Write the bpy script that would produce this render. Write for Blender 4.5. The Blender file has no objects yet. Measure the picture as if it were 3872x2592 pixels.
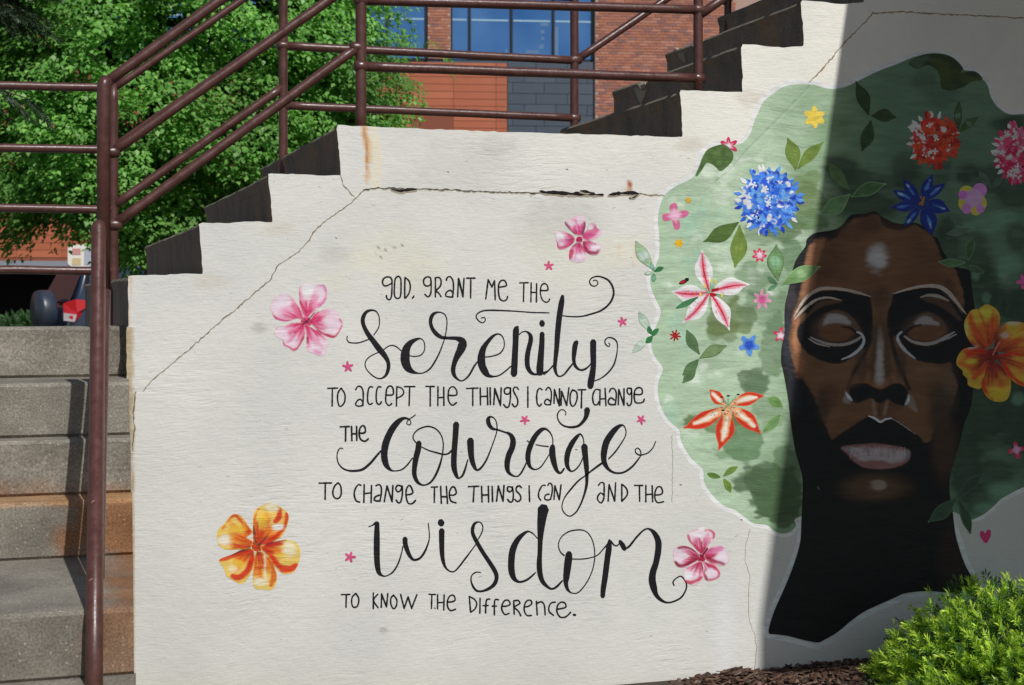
import bpy, math, random
import numpy as np
from mathutils import Vector, Matrix

# ------------------------------------------------------------------ camera, sky, sun, exposure
SC = bpy.context.scene
COL = SC.collection
FPX, CX, CY = 5740.0, 1936.0, 1296.0          # focal length and centre in photo pixels
YAW, PIT = math.radians(17.54), math.radians(1.856)
EYE = np.array([0.0, 0.0, 1.5])
FW = np.array([math.sin(YAW)*math.cos(PIT), math.cos(YAW)*math.cos(PIT), -math.sin(PIT)])
RT = np.array([math.cos(YAW), -math.sin(YAW), 0.0])
UP = np.cross(RT, FW)
WY = 5.6                                       # plane of the painted wall
cam = bpy.data.cameras.new('camera')
camo = bpy.data.objects.new('camera', cam)
COL.objects.link(camo)
camo.matrix_world = Matrix(((RT[0], UP[0], -FW[0], EYE[0]), (RT[1], UP[1], -FW[1], EYE[1]),
                            (RT[2], UP[2], -FW[2], EYE[2]), (0, 0, 0, 1)))
cam.sensor_fit = 'HORIZONTAL'; cam.sensor_width = 23.6; cam.lens = FPX*23.6/3872
cam.clip_end = 500; cam.clip_start = 0.05
cam.dof.use_dof = True; cam.dof.focus_distance = 5.9; cam.dof.aperture_fstop = 4.4
SC.camera = camo

SUNX, SUNY = 0.150, -1.0                      # towards the sun, per unit of height
wd = bpy.data.worlds.new("World"); SC.world = wd; wd.use_nodes = True
nt = wd.node_tree
sky = nt.nodes.new('ShaderNodeTexSky'); sky.sky_type = 'NISHITA'; sky.sun_disc = False
sky.sun_elevation = math.atan2(1, math.hypot(SUNX, SUNY)); sky.sun_rotation = math.atan2(SUNX, SUNY)
bg = nt.nodes['Background']; bg.inputs[1].default_value = 0.058
nt.links.new(sky.outputs[0], bg.inputs[0])
sl = bpy.data.lights.new('sun', 'SUN'); sl.energy = 3.3; sl.angle = math.radians(0.53); sl.color = (1, .985, .96)
so = bpy.data.objects.new('sun', sl); COL.objects.link(so)
so.rotation_euler = Vector((SUNX, SUNY, 1)).to_track_quat('Z', 'Y').to_euler()
SC.view_settings.view_transform = 'Standard'; SC.view_settings.look = 'None'
SC.view_settings.gamma = 1; SC.view_settings.exposure = 0.0
SC.cycles.max_bounces = 6

# ------------------------------------------------------------------ helpers
def ray(px, py):
    px = np.asarray(px, float); py = np.asarray(py, float)
    return (FW[None, :] + RT[None, :]*((px.reshape(-1)-CX)/FPX)[:, None] + UP[None, :]*((CY-py.reshape(-1))/FPX)[:, None])
def Wn(px, py, y):
    d = ray(px, py); t = (y/d[:, 1]); return EYE + d*t[:, None]
def W(px, py, y=WY):
    return tuple(Wn([px], [py], y)[0])
def obj(name, me, mat=None, parent=None, keep=True, **kw):
    o = bpy.data.objects.new(name, me); COL.objects.link(o)
    if mat is not None and me is not None and len(me.materials) == 0:
        for m in (mat if isinstance(mat, (list, tuple)) else [mat]): me.materials.append(m)
    if parent is not None:
        o.parent = parent
        if parent.type == 'EMPTY' and keep: o.matrix_parent_inverse = Matrix.Translation(-parent.location)
    for k, v in kw.items(): o[k] = v
    return o
def thing(name, label, cat, group=None, loc=(0, 0, 0)):
    o = bpy.data.objects.new(name, None); COL.objects.link(o); o['label'] = label; o['category'] = cat
    if group: o['group'] = group
    o.location = loc
    return o
def mesh(name, V, F, cols=None, smooth=False, mi=None):
    me = bpy.data.meshes.new(name)
    V = np.asarray(V, np.float32).reshape(-1, 3)
    if isinstance(F, np.ndarray):
        n, k = F.shape
        me.vertices.add(len(V)); me.vertices.foreach_set('co', V.ravel())
        me.loops.add(n*k); me.loops.foreach_set('vertex_index', F.astype(np.int32).ravel())
        me.polygons.add(n); me.polygons.foreach_set('loop_start', np.arange(0, n*k, k, dtype=np.int32))
        me.update(calc_edges=True)
    else:
        me.from_pydata([tuple(map(float, v)) for v in V], [], F); me.update()
    if mi is not None: me.polygons.foreach_set('material_index', np.asarray(mi, np.int32))
    if cols is not None:
        a = me.color_attributes.new('Paint', 'FLOAT_COLOR', 'POINT')
        c = np.ones((len(V), 4), np.float32); c[:, :3] = cols
        a.data.foreach_set('color', c.ravel())
    if smooth: me.polygons.foreach_set('use_smooth', np.ones(len(me.polygons), bool))
    return me
class MB:
    """collects boxes, prisms and tubes in one mesh"""
    def __init__(s): s.V = []; s.F = []
    def add(s, V, F):
        b = len(s.V); s.V += [tuple(v) for v in V]; s.F += [tuple(i+b for i in f) for f in F]; return s
    def box(s, a, b):
        (x0, y0, z0), (x1, y1, z1) = a, b
        return s.add([(x0, y0, z0), (x1, y0, z0), (x1, y1, z0), (x0, y1, z0), (x0, y0, z1), (x1, y0, z1), (x1, y1, z1), (x0, y1, z1)],
                     [(0, 3, 2, 1), (4, 5, 6, 7), (0, 1, 5, 4), (1, 2, 6, 5), (2, 3, 7, 6), (3, 0, 4, 7)])
    def prism(s, poly, y0, y1):          # polygon in x,z extruded along y
        n = len(poly)
        V = [(p[0], y0, p[1]) for p in poly]+[(p[0], y1, p[1]) for p in poly]
        F = [tuple(range(n)), tuple(range(2*n-1, n-1, -1))]+[(i, i+n, (i+1) % n+n, (i+1) % n) for i in range(n)]
        return s.add(V, F)
    def tube(s, pts, r, seg=18, cap=True):
        P = [Vector(p) for p in pts]; rs = r if isinstance(r, (list, tuple)) else [r]*len(P)
        up = None; rings = []
        for i, p in enumerate(P):
            t = (P[min(i+1, len(P)-1)]-P[max(i-1, 0)]).normalized()
            if up is None: up = t.orthogonal().normalized()
            u = (up-t*up.dot(t)).normalized(); v = t.cross(u); up = u
            rings.append([p+(u*math.cos(2*math.pi*k/seg)+v*math.sin(2*math.pi*k/seg))*rs[i] for k in range(seg)])
        V = [v for rg in rings for v in rg]; F = []
        for i in range(len(P)-1):
            for k in range(seg):
                a = i*seg+k; b = i*seg+(k+1) % seg; F.append((a, b, b+seg, a+seg))
        if cap: F += [tuple(range(seg-1, -1, -1)), tuple(range((len(P)-1)*seg, len(P)*seg))]
        return s.add(V, F)
    def build(s, name, mat, parent=None, smooth=False, **kw):
        o = obj(name, mesh(name, s.V, s.F, smooth=False), mat, parent, **kw)
        if smooth:
            o.data.polygons.foreach_set('use_smooth', [len(p.vertices) == 4 for p in o.data.polygons])
        return o
rng = np.random.default_rng(7); random.seed(7)
_tab = rng.random((256, 256))
def noise(x, y, f=1.0, seed=0):
    x = np.asarray(x)*f+seed*17.3; y = np.asarray(y)*f+seed*31.7
    xi = np.floor(x).astype(int); yi = np.floor(y).astype(int); u = x-xi; v = y-yi
    u = u*u*(3-2*u); v = v*v*(3-2*v)
    g = lambda i, j: _tab[i & 255, j & 255]
    return (g(xi, yi)*(1-u)+g(xi+1, yi)*u)*(1-v)+(g(xi, yi+1)*(1-u)+g(xi+1, yi+1)*u)*v
def lin(r, g, b):
    f = lambda c: ((c/255+.055)/1.055)**2.4 if c > 10 else c/255/12.92
    return np.array([f(r), f(g), f(b)])
def L(r, g, b): return np.clip(lin(r, g, b)/.92, .004, .85)        # seen in sun -> albedo
def S(r, g, b): return np.clip(lin(r, g, b)/.20, .004, .85)        # seen in shade -> albedo
# ------------------------------------------------------------------ materials
def newmat(name):
    m = bpy.data.materials.new(name); m.use_nodes = True; n = m.node_tree.nodes; return m, m.node_tree, n, n['Principled BSDF']
def N(nt, kind, **kw):
    n = nt.nodes.new(kind)
    for k, v in kw.items():
        if k.startswith('i_'):
            key = k[2:]; n.inputs[int(key) if key.isdigit() else key].default_value = v
        else: setattr(n, k, v)
    return n
def ramp(nt, src, stops):
    r = nt.nodes.new('ShaderNodeValToRGB'); e = r.color_ramp.elements
    while len(e) < len(stops): e.new(.5)
    for i, (p, c) in enumerate(stops):
        e[i].position = p; e[i].color = (*(c if hasattr(c, '__len__') else (c, c, c)), 1)
    nt.links.new(src, r.inputs[0]); return r
def mixc(nt, a, b, fac, mode='MIX'):
    m = nt.nodes.new('ShaderNodeMix'); m.data_type = 'RGBA'; m.blend_type = mode; m.clamp_result = False
    for i, s in ((6, a), (7, b), (0, fac)):
        if isinstance(s, bpy.types.NodeSocket): nt.links.new(s, m.inputs[i])
        elif i == 0: m.inputs[0].default_value = s
        else: m.inputs[i].default_value = (*s, 1)
    return m.outputs[2]
def coords(nt, scale=(1, 1, 1), rot=(0, 0, 0), src=None):
    if src is None: src = nt.nodes.new('ShaderNodeTexCoord').outputs['Object']
    mp = nt.nodes.new('ShaderNodeMapping'); mp.inputs['Scale'].default_value = scale; mp.inputs['Rotation'].default_value = rot
    nt.links.new(src, mp.inputs[0]); return mp.outputs[0]
def paint_mat(name, rough, bumpd=.0011, tint=.10):
    """brushed masonry paint over rough render: colour from the Paint attribute, relief from brush marks and grit"""
    m, t, n, b = newmat(name)
    at = N(t, 'ShaderNodeAttribute', attribute_name='Paint')
    obc = t.nodes.new('ShaderNodeTexCoord').outputs['Object']
    # warp so brush marks curve
    w = N(t, 'ShaderNodeTexNoise', i_Scale=1.7, i_Detail=2.0); t.links.new(obc, w.inputs[0])
    wm = N(t, 'ShaderNodeVectorMath', operation='MULTIPLY_ADD'); t.links.new(w.outputs[1], wm.inputs[0])
    wm.inputs[1].default_value = (.08, 0, .11); t.links.new(obc, wm.inputs[2])
    c1 = coords(t, (9, 1, 62), (0, .04, 0), src=wm.outputs[0]); c2 = coords(t, (26, 1, 170), (0, -.22, 0), src=wm.outputs[0])
    n1 = N(t, 'ShaderNodeTexNoise', i_Scale=1.0, i_Detail=3.0, i_Roughness=.6); t.links.new(c1, n1.inputs[0])
    n2 = N(t, 'ShaderNodeTexNoise', i_Scale=1.0, i_Detail=2.0); t.links.new(c2, n2.inputs[0])
    n3 = N(t, 'ShaderNodeTexNoise', i_Scale=26.0, i_Detail=4.0, i_Roughness=.6); t.links.new(obc, n3.inputs[0])
    gr = N(t, 'ShaderNodeTexVoronoi', i_Scale=26.0); t.links.new(obc, gr.inputs[0])
    g2 = ramp(t, gr.outputs[0], [(0.0, 1.0), (.10, .0), (1, 0)])
    gm = N(t, 'ShaderNodeTexNoise', i_Scale=5.0); t.links.new(obc, gm.inputs[0])
    gk = ramp(t, gm.outputs[0], [(.52, 0.0), (.62, 1.0)])
    r1 = ramp(t, n1.outputs[0], [(.38, 0.0), (.5, .7), (.62, 1.0)])
    pn = N(t, 'ShaderNodeTexNoise', i_Scale=3.1, i_Detail=3.0); t.links.new(obc, pn.inputs[0]); pr = ramp(t, pn.outputs[0], [(.50, .0), (.68, .8)])
    r1m = N(t, 'ShaderNodeMath', operation='MULTIPLY'); t.links.new(r1.outputs[0], r1m.inputs[0]); t.links.new(pr.outputs[0], r1m.inputs[1])
    a1 = N(t, 'ShaderNodeMath', operation='MULTIPLY_ADD', i_1=.9); t.links.new(n2.outputs[0], a1.inputs[0]); t.links.new(r1m.outputs[0], a1.inputs[2])
    a2 = N(t, 'ShaderNodeMath', operation='MULTIPLY_ADD', i_1=2.2); t.links.new(n3.outputs[0], a2.inputs[0]); t.links.new(a1.outputs[0], a2.inputs[2])
    g3 = N(t, 'ShaderNodeMath', operation='MULTIPLY'); t.links.new(g2.outputs[0], g3.inputs[0]); t.links.new(gk.outputs[0], g3.inputs[1])
    a3 = N(t, 'ShaderNodeMath', operation='MULTIPLY_ADD', i_1=1.6); t.links.new(g3.outputs[0], a3.inputs[0]); t.links.new(a2.outputs[0], a3.inputs[2])
    bp = N(t, 'ShaderNodeBump', i_Strength=1.0, i_Distance=bumpd); t.links.new(a3.outputs[0], bp.inputs['Height'])
    t.links.new(bp.outputs[0], b.inputs['Normal'])
    v = ramp(t, n1.outputs[0], [(.3, 1-tint), (.7, 1+tint*.4)])
    c = mixc(t, at.outputs[0], v.outputs[0], 1.0, 'MULTIPLY')
    cl = N(t, 'ShaderNodeTexNoise', i_Scale=2.3, i_Detail=5.0, i_Roughness=.65); t.links.new(obc, cl.inputs[0])
    v2 = ramp(t, cl.outputs[0], [(.35, (.93, .93, .92)), (.65, (1.03, 1.02, 1.0))])
    c = mixc(t, c, v2.outputs[0], 1.0, 'MULTIPLY')
    t.links.new(c, b.inputs['Base Color']); b.inputs['Roughness'].default_value = rough
    b.inputs['Specular IOR Level'].default_value = .25
    return m
M_WALL = paint_mat('masonry_paint', .75, .00115, .0)
M_ART = paint_mat('mural_paint', .62, .0012, .20)
M_INK = paint_mat('black_paint', .5, .0009, .15)

def concrete(name, base, dark, speck=True, attr=False, bump=.004, scale=1.0):
    m, t, n, b = newmat(name)
    obc = t.nodes.new('ShaderNodeTexCoord').outputs['Object']
    a = N(t, 'ShaderNodeTexNoise', i_Scale=7*scale, i_Detail=8.0, i_Roughness=.7); t.links.new(obc, a.inputs[0])
    r = ramp(t, a.outputs[0], [(.3, dark), (.7, base)]); c = r.outputs[0]
    f = N(t, 'ShaderNodeTexNoise', i_Scale=150*scale, i_Detail=3.0); t.links.new(obc, f.inputs[0])
    fr = ramp(t, f.outputs[0], [(.35, .72), (.65, 1.25)]); c = mixc(t, c, fr.outputs[0], 1.0, 'MULTIPLY')
    if speck:
        v = N(t, 'ShaderNodeTexVoronoi', i_Scale=75*scale); t.links.new(obc, v.inputs[0])
        vr = ramp(t, v.outputs[0], [(.0, 1.0), (.20, .9), (.28, 0.0)])
        sel = N(t, 'ShaderNodeSeparateColor'); t.links.new(v.outputs[1], sel.inputs[0])
        sr = ramp(t, sel.outputs[0], [(.80, 0.0), (.84, 1.0)])
        mm = N(t, 'ShaderNodeMath', operation='MULTIPLY'); t.links.new(vr.outputs[0], mm.inputs[0]); t.links.new(sr.outputs[0], mm.inputs[1])
        c = mixc(t, c, (.36, .33, .29), mm.outputs[0])
    if attr:
        at = N(t, 'ShaderNodeAttribute', attribute_name='Paint'); c = mixc(t, c, at.outputs[0], 1.0, 'MULTIPLY')
    t.links.new(c, b.inputs['Base Color']); b.inputs['Roughness'].default_value = .9
    ad = N(t, 'ShaderNodeMath', operation='MULTIPLY_ADD', i_1=.3); t.links.new(f.outputs[0], ad.inputs[0]); t.links.new(a.outputs[0], ad.inputs[2])
    bp = N(t, 'ShaderNodeBump', i_Strength=1.0, i_Distance=bump); t.links.new(ad.outputs[0], bp.inputs['Height']); t.links.new(bp.outputs[0], b.inputs['Normal'])
    return m
M_STEP = concrete('weathered_concrete', (.27, .245, .20), (.15, .132, .105), attr=True)
def riser_mat():
    m, t, n, b = newmat('dark_stained_concrete')
    obc = t.nodes.new('ShaderNodeTexCoord').outputs['Object']
    c1 = coords(t, (3, 3.5, 2.2), src=obc)
    a = N(t, 'ShaderNodeTexNoise', i_Scale=1.6, i_Detail=6.0, i_Roughness=.65); t.links.new(c1, a.inputs[0])
    r = ramp(t, a.outputs[0], [(.25, (.13, .105, .084)), (.5, (.21, .175, .145)), (.62, (.29, .19, .12)), (.8, (.25, .21, .175))])
    f = N(t, 'ShaderNodeTexNoise', i_Scale=120, i_Detail=2.0); t.links.new(obc, f.inputs[0])
    fr = ramp(t, f.outputs[0], [(.3, .75), (.7, 1.3)]); c = mixc(t, r.outputs[0], fr.outputs[0], 1.0, 'MULTIPLY')
    t.links.new(c, b.inputs['Base Color']); b.inputs['Roughness'].default_value = .85
    bp = N(t, 'ShaderNodeBump', i_Strength=.8, i_Distance=.004); t.links.new(a.outputs[0], bp.inputs['Height']); t.links.new(bp.outputs[0], b.inputs['Normal'])
    return m
M_RISER = riser_mat()
def rail_mat():
    m, t, n, b = newmat('brown_gloss_rail_paint')
    obc = t.nodes.new('ShaderNodeTexCoord').outputs['Object']
    a = N(t, 'ShaderNodeTexNoise', i_Scale=26, i_Detail=4.0, i_Roughness=.6); t.links.new(obc, a.inputs[0])
    r = ramp(t, a.outputs[0], [(.3, (.075, .029, .023)), (.7, (.112, .046, .038))])
    v = N(t, 'ShaderNodeTexNoise', i_Scale=38, i_Detail=5.0, i_Roughness=.7); t.links.new(obc, v.inputs[0])
    vr = ramp(t, v.outputs[0], [(.735, 0.0), (.75, 1.0)])
    c = mixc(t, r.outputs[0], (.45, .20, .08), vr.outputs[0])
    t.links.new(c, b.inputs['Base Color'])
    rr = ramp(t, a.outputs[0], [(.3, .26), (.7, .44)]); t.links.new(rr.outputs[0], b.inputs['Roughness'])
    bp = N(t, 'ShaderNodeBump', i_Strength=.35, i_Distance=.004); t.links.new(a.outputs[0], bp.inputs['Height']); t.links.new(bp.outputs[0], b.inputs['Normal'])
    return m
M_RAIL = rail_mat()
def plain(name, col, rough=.6, metal=0, var=.0, sc=20, spec=.5, bump=0):
    m, t, n, b = newmat(name)
    b.inputs['Roughness'].default_value = rough; b.inputs['Metallic'].default_value = metal; b.inputs['Specular IOR Level'].default_value = spec
    obc = t.nodes.new('ShaderNodeTexCoord').outputs['Object']
    a = N(t, 'ShaderNodeTexNoise', i_Scale=sc, i_Detail=5.0); t.links.new(obc, a.inputs[0])
    v = max(var, .04); r = ramp(t, a.outputs[0], [(.3, tuple(c*(1-v) for c in col)), (.7, tuple(c*(1+v) for c in col))])
    t.links.new(r.outputs[0], b.inputs['Base Color'])
    if bump:
        bp = N(t, 'ShaderNodeBump', i_Strength=1, i_Distance=bump); t.links.new(a.outputs[0], bp.inputs['Height']); t.links.new(bp.outputs[0], b.inputs['Normal'])
    return m
def leaf_mat(name, transl=.35, rough=.45):
    m, t, n, b = newmat(name)
    at = N(t, 'ShaderNodeAttribute', attribute_name='Paint')
    t.links.new(at.outputs[0], b.inputs['Base Color']); b.inputs['Roughness'].default_value = rough
    b.inputs['Specular IOR Level'].default_value = .35
    tr = N(t, 'ShaderNodeBsdfTranslucent')
    c = mixc(t, at.outputs[0], (1.3, 1.5, .6), 1.0, 'MULTIPLY'); t.links.new(c, tr.inputs[0])
    mx = N(t, 'ShaderNodeMixShader', i_0=transl); t.links.new(b.outputs[0], mx.inputs[1]); t.links.new(tr.outputs[0], mx.inputs[2])
    t.links.new(mx.outputs[0], n['Material Output'].inputs[0]); return m
# ------------------------------------------------------------------ paint tools (all in photo pixels on the wall plane)
def cr(pts, closed=False, step=6.0):
    P = np.asarray(pts, float); n = len(P)
    if n < 3 and not closed: 
        k = max(2, int(np.hypot(*(P[-1, :2]-P[0, :2]))/step)+1); u = np.linspace(0, 1, k)[:, None]; return P[0]*(1-u)+P[-1]*u
    out = []
    rg = range(n) if closed else range(n-1)
    for i in rg:
        p1, p2 = P[i], P[(i+1) % n]
        p0 = P[(i-1) % n] if (closed or i > 0) else 2*p1-p2
        p3 = P[(i+2) % n] if (closed or i < n-2) else 2*p2-p1
        d = np.hypot(*(p2[:2]-p1[:2])); k = max(1, int(d/step))
        u = (np.arange(k)/k)[:, None]
        out.append(.5*((2*p1)+(-p0+p2)*u+(2*p0-5*p1+4*p2-p3)*u*u+(-p0+3*p1-3*p2+p3)*u**3))
    if not closed: out.append(P[-1:])
    return np.concatenate(out)
def pts(s, ox=0, oy=0, sc=1.0, w=None):
    o = []
    for tok in s.split():
        v = [float(q) for q in tok.split(',')]
        q = [ox+v[0]/sc, oy+v[1]/sc]
        if len(v) > 2: q.append(v[2]/sc)
        elif w is not None: q.append(w)
        o.append(q)
    return np.array(o)
def seg_near(P, Q, R, chunk=4000):
    """nearest point on segments Q->R for each P: distance, nearest xy, segment id, parameter"""
    D = np.empty(len(P)); NP = np.empty((len(P), 2)); I = np.empty(len(P), int); T = np.empty(len(P))
    E = R-Q; E2 = (E**2).sum(1)+1e-9
    for a in range(0, len(P), chunk):
        p = P[a:a+chunk, None, :]
        t = np.clip(((p-Q)*E).sum(2)/E2, 0, 1); nn = Q+E*t[..., None]; d = ((p-nn)**2).sum(2)
        i = d.argmin(1); k = np.arange(len(i)); D[a:a+chunk] = np.sqrt(d[k, i]); NP[a:a+chunk] = nn[k, i]; I[a:a+chunk] = i; T[a:a+chunk] = t[k, i]
    return D, NP, I, T
def inside(P, poly):
    x, y = P[:, 0], P[:, 1]; c = np.zeros(len(P), bool); n = len(poly)
    for i in range(n):
        x1, y1 = poly[i]; x2, y2 = poly[(i+1) % n]
        if y1 == y2: continue
        c ^= ((y1 > y) != (y2 > y)) & (x < (x2-x1)*(y-y1)/(y2-y1)+x1)
    return c
def sd(P, poly):
    d, npt, _, _ = seg_near(P, poly, np.roll(poly, -1, 0)); s = inside(P, poly); return np.where(s, d, -d), npt
class Cv:
    def __init__(s, P, base):
        s.P = P; s.C = np.empty((len(P), 3)); s.C[:] = base
        s.br = (noise(P[:, 0], P[:, 1]*3, 1/34., 3)-.5)     # bristle marks along x
    def _mix(s, idx, a, col):
        c = col(s.P[idx]) if callable(col) else np.asarray(col)
        s.C[idx] = s.C[idx]*(1-a[:, None])+c*a[:, None]
    def fill(s, poly, col, soft=4, a=1.0, rough=0.0, smooth=True):
        poly = np.asarray(poly)[:, :2]
        if smooth: poly = cr(poly, True, 8)
        m = soft+2+rough
        idx = np.where((s.P[:, 0] > poly[:, 0].min()-m) & (s.P[:, 0] < poly[:, 0].max()+m) & (s.P[:, 1] > poly[:, 1].min()-m) & (s.P[:, 1] < poly[:, 1].max()+m))[0]
        if len(idx) == 0: return
        d, _ = sd(s.P[idx], poly)
        s._mix(idx, np.clip((d+rough*2*s.br[idx])/max(soft, .1)+.5, 0, 1)*a, col)
    def stroke(s, pw, col, soft=2, a=1.0, rough=0.0):
        pw = cr(np.asarray(pw), False, 7); w = pw[:, 2]; m = w.max()/2+soft+rough
        idx = np.where((s.P[:, 0] > pw[:, 0].min()-m) & (s.P[:, 0] < pw[:, 0].max()+m) & (s.P[:, 1] > pw[:, 1].min()-m) & (s.P[:, 1] < pw[:, 1].max()+m))[0]
        if len(idx) == 0: return
        d, _, i, t = seg_near(s.P[idx], pw[:-1, :2], pw[1:, :2]); ww = w[i]*(1-t)+w[i+1]*t
        s._mix(idx, np.clip((ww/2-d+rough*2*s.br[idx])/max(soft, .1)+.5, 0, 1)*a, col)
    def blob(s, x, y, rx, ry, col, a=1.0, hard=1.0, rot=0, rough=0.0):
        m = max(rx, ry)*1.9
        idx = np.where((abs(s.P[:, 0]-x) < m) & (abs(s.P[:, 1]-y) < m))[0]
        if len(idx) == 0: return
        dx = s.P[idx, 0]-x; dy = s.P[idx, 1]-y; c, q = math.cos(rot), math.sin(rot)
        r = np.hypot((dx*c+dy*q)/rx, (-dx*q+dy*c)/ry)+rough*s.br[idx]
        s._mix(idx, np.clip((1.35-r)*hard*1.4, 0, 1)**1.5*a if hard < 3 else np.clip((1-r)*hard*2+.5, 0, 1)*a, col)
UNIT = 0.00003
def lay(V, off): V = V.copy(); V[:, 1] -= off; return V
class Sheet:
    """one thin coat of paint on the wall: patches and strokes, each its own hair-thin layer"""
    def __init__(s, name, base): s.name = name; s.base = base*UNIT; s.V = []; s.F4 = []; s.C = []; s.n = 0; s.k = 0
    def _push(s, P, F, C, y=None):
        V = Wn(P[:, 0], P[:, 1], WY); V[:, 1] -= s.base+s.k*UNIT*.9; s.k = s.k+1 if s.k < 40 else 0
        s.V.append(V); s.F4.append(F+s.n); s.C.append(np.broadcast_to(C, (len(P), 3))); s.n += len(P)
    def patch(s, poly, colfn, h=4.0, smooth=True):
        poly = np.asarray(poly)[:, :2]
        if smooth: poly = cr(poly, True, 5)
        x0, y0 = poly.min(0)-h; x1, y1 = poly.max(0)+h
        nx = int((x1-x0)/h)+2; ny = int((y1-y0)/h)+2
        X, Y = np.meshgrid(x0+np.arange(nx)*h, y0+np.arange(ny)*h); P = np.stack([X.ravel(), Y.ravel()], 1)
        d, npt = sd(P, poly); sn = np.abs(d) < .72*h; P = np.where(sn[:, None], npt, P); ok = (d > 0) | sn
        a = (np.arange(ny-1)[:, None]*nx+np.arange(nx-1)[None, :]).ravel()
        F = np.stack([a, a+nx, a+nx+1, a+1], 1); F = F[ok[F].all(1) & (~sn[F]).any(1)]
        if len(F) == 0: return
        u, inv = np.unique(F, return_inverse=True); P = P[u]; F = inv.reshape(F.shape)
        s._push(P, F, colfn(P) if callable(colfn) else colfn)
    def ribbon(s, pw, col, jit=.35, step=5.0, round_=True):
        pw = cr(np.asarray(pw), False, step)
        if len(pw) < 2: return
        t = np.gradient(pw[:, :2], axis=0); t /= np.linalg.norm(t, axis=1)[:, None]+1e-9; nn = np.stack([-t[:, 1], t[:, 0]], 1)
        w = pw[:, 2]/2+(noise(np.arange(len(pw)), s.n*.37+np.zeros(len(pw)), .8)-.5)*jit*2
        w = np.maximum(w, .8)
        if round_:   # rounded ends
            e0 = pw[0, :2]-t[0]*w[0]*.8; e1 = pw[-1, :2]+t[-1]*w[-1]*.8
            c = np.vstack([e0, pw[:, :2], e1]); nn = np.vstack([nn[:1], nn, nn[-1:]]); w = np.concatenate([[w[0]*.45], w, [w[-1]*.45]])
        else: c = pw[:, :2]
        P = np.vstack([c+nn*w[:, None], c-nn*w[:, None]]); n = len(c); a = np.arange(n-1)
        s._push(P, np.stack([a, a+n, a+n+1, a+1], 1), col)
    def build(s, mat, parent, **kw):
        V = np.vstack(s.V); F = np.vstack(s.F4); me = mesh(s.name, V, F, np.vstack(s.C))
        return obj(s.name, me, mat, parent, **kw)
# ------------------------------------------------------------------ the painted wall
WL = np.array([(482, 2760), (484, 2300), (482, 1900), (480, 1500), (478, 1240), (487, 1232), (486, 1150), (485, 1043),
      (600, 1040), (700, 1036), (766, 1036), (763, 980), (757, 900), (751, 842), (850, 845), (940, 838), (1030, 841), (1026, 780), (1018, 700), (1013, 654),
      (1120, 660), (1200, 664), (1287, 663), (1284, 600), (1278, 530), (1271, 474),
      (1500, 484), (1900, 499), (2300, 511), (2581, 519), (2579, 460), (2573, 390), (2570, 343), (2650, 344), (2730, 348), (2808, 348),
      (2808, 290), (2804, 220), (2801, 167), (2880, 173), (2960, 180), (3040, 176), (3038, 120), (3032, 60), (3029, 2),
      (3110, 8), (3190, 17), (3268, 8), (3262, -160), (3520, -158), (3512, -330), (4400, -330), (4400, 2760)], float)
wall = thing('painted_wall', 'tall off-white stair wall with stepped top, painted verse and floral portrait', 'wall', loc=(2.2, WY, 0))
WHITE = L(209, 208, 203)
def dens(poly, st):
    o = []
    for i in range(len(poly)):
        a, b = poly[i], poly[(i+1) % len(poly)]; k = max(1, int(np.hypot(*(b-a))/st))
        for j in range(k): o.append(a+(b-a)*j/k)
    return np.array(o)
WLd = dens(WL, 14)
WLd = WLd+np.stack([(noise(WLd[:, 0], WLd[:, 1], .06, 5)-.5)*5, (noise(WLd[:, 0], WLd[:, 1], .05, 9)-.5)*5], 1)
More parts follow.
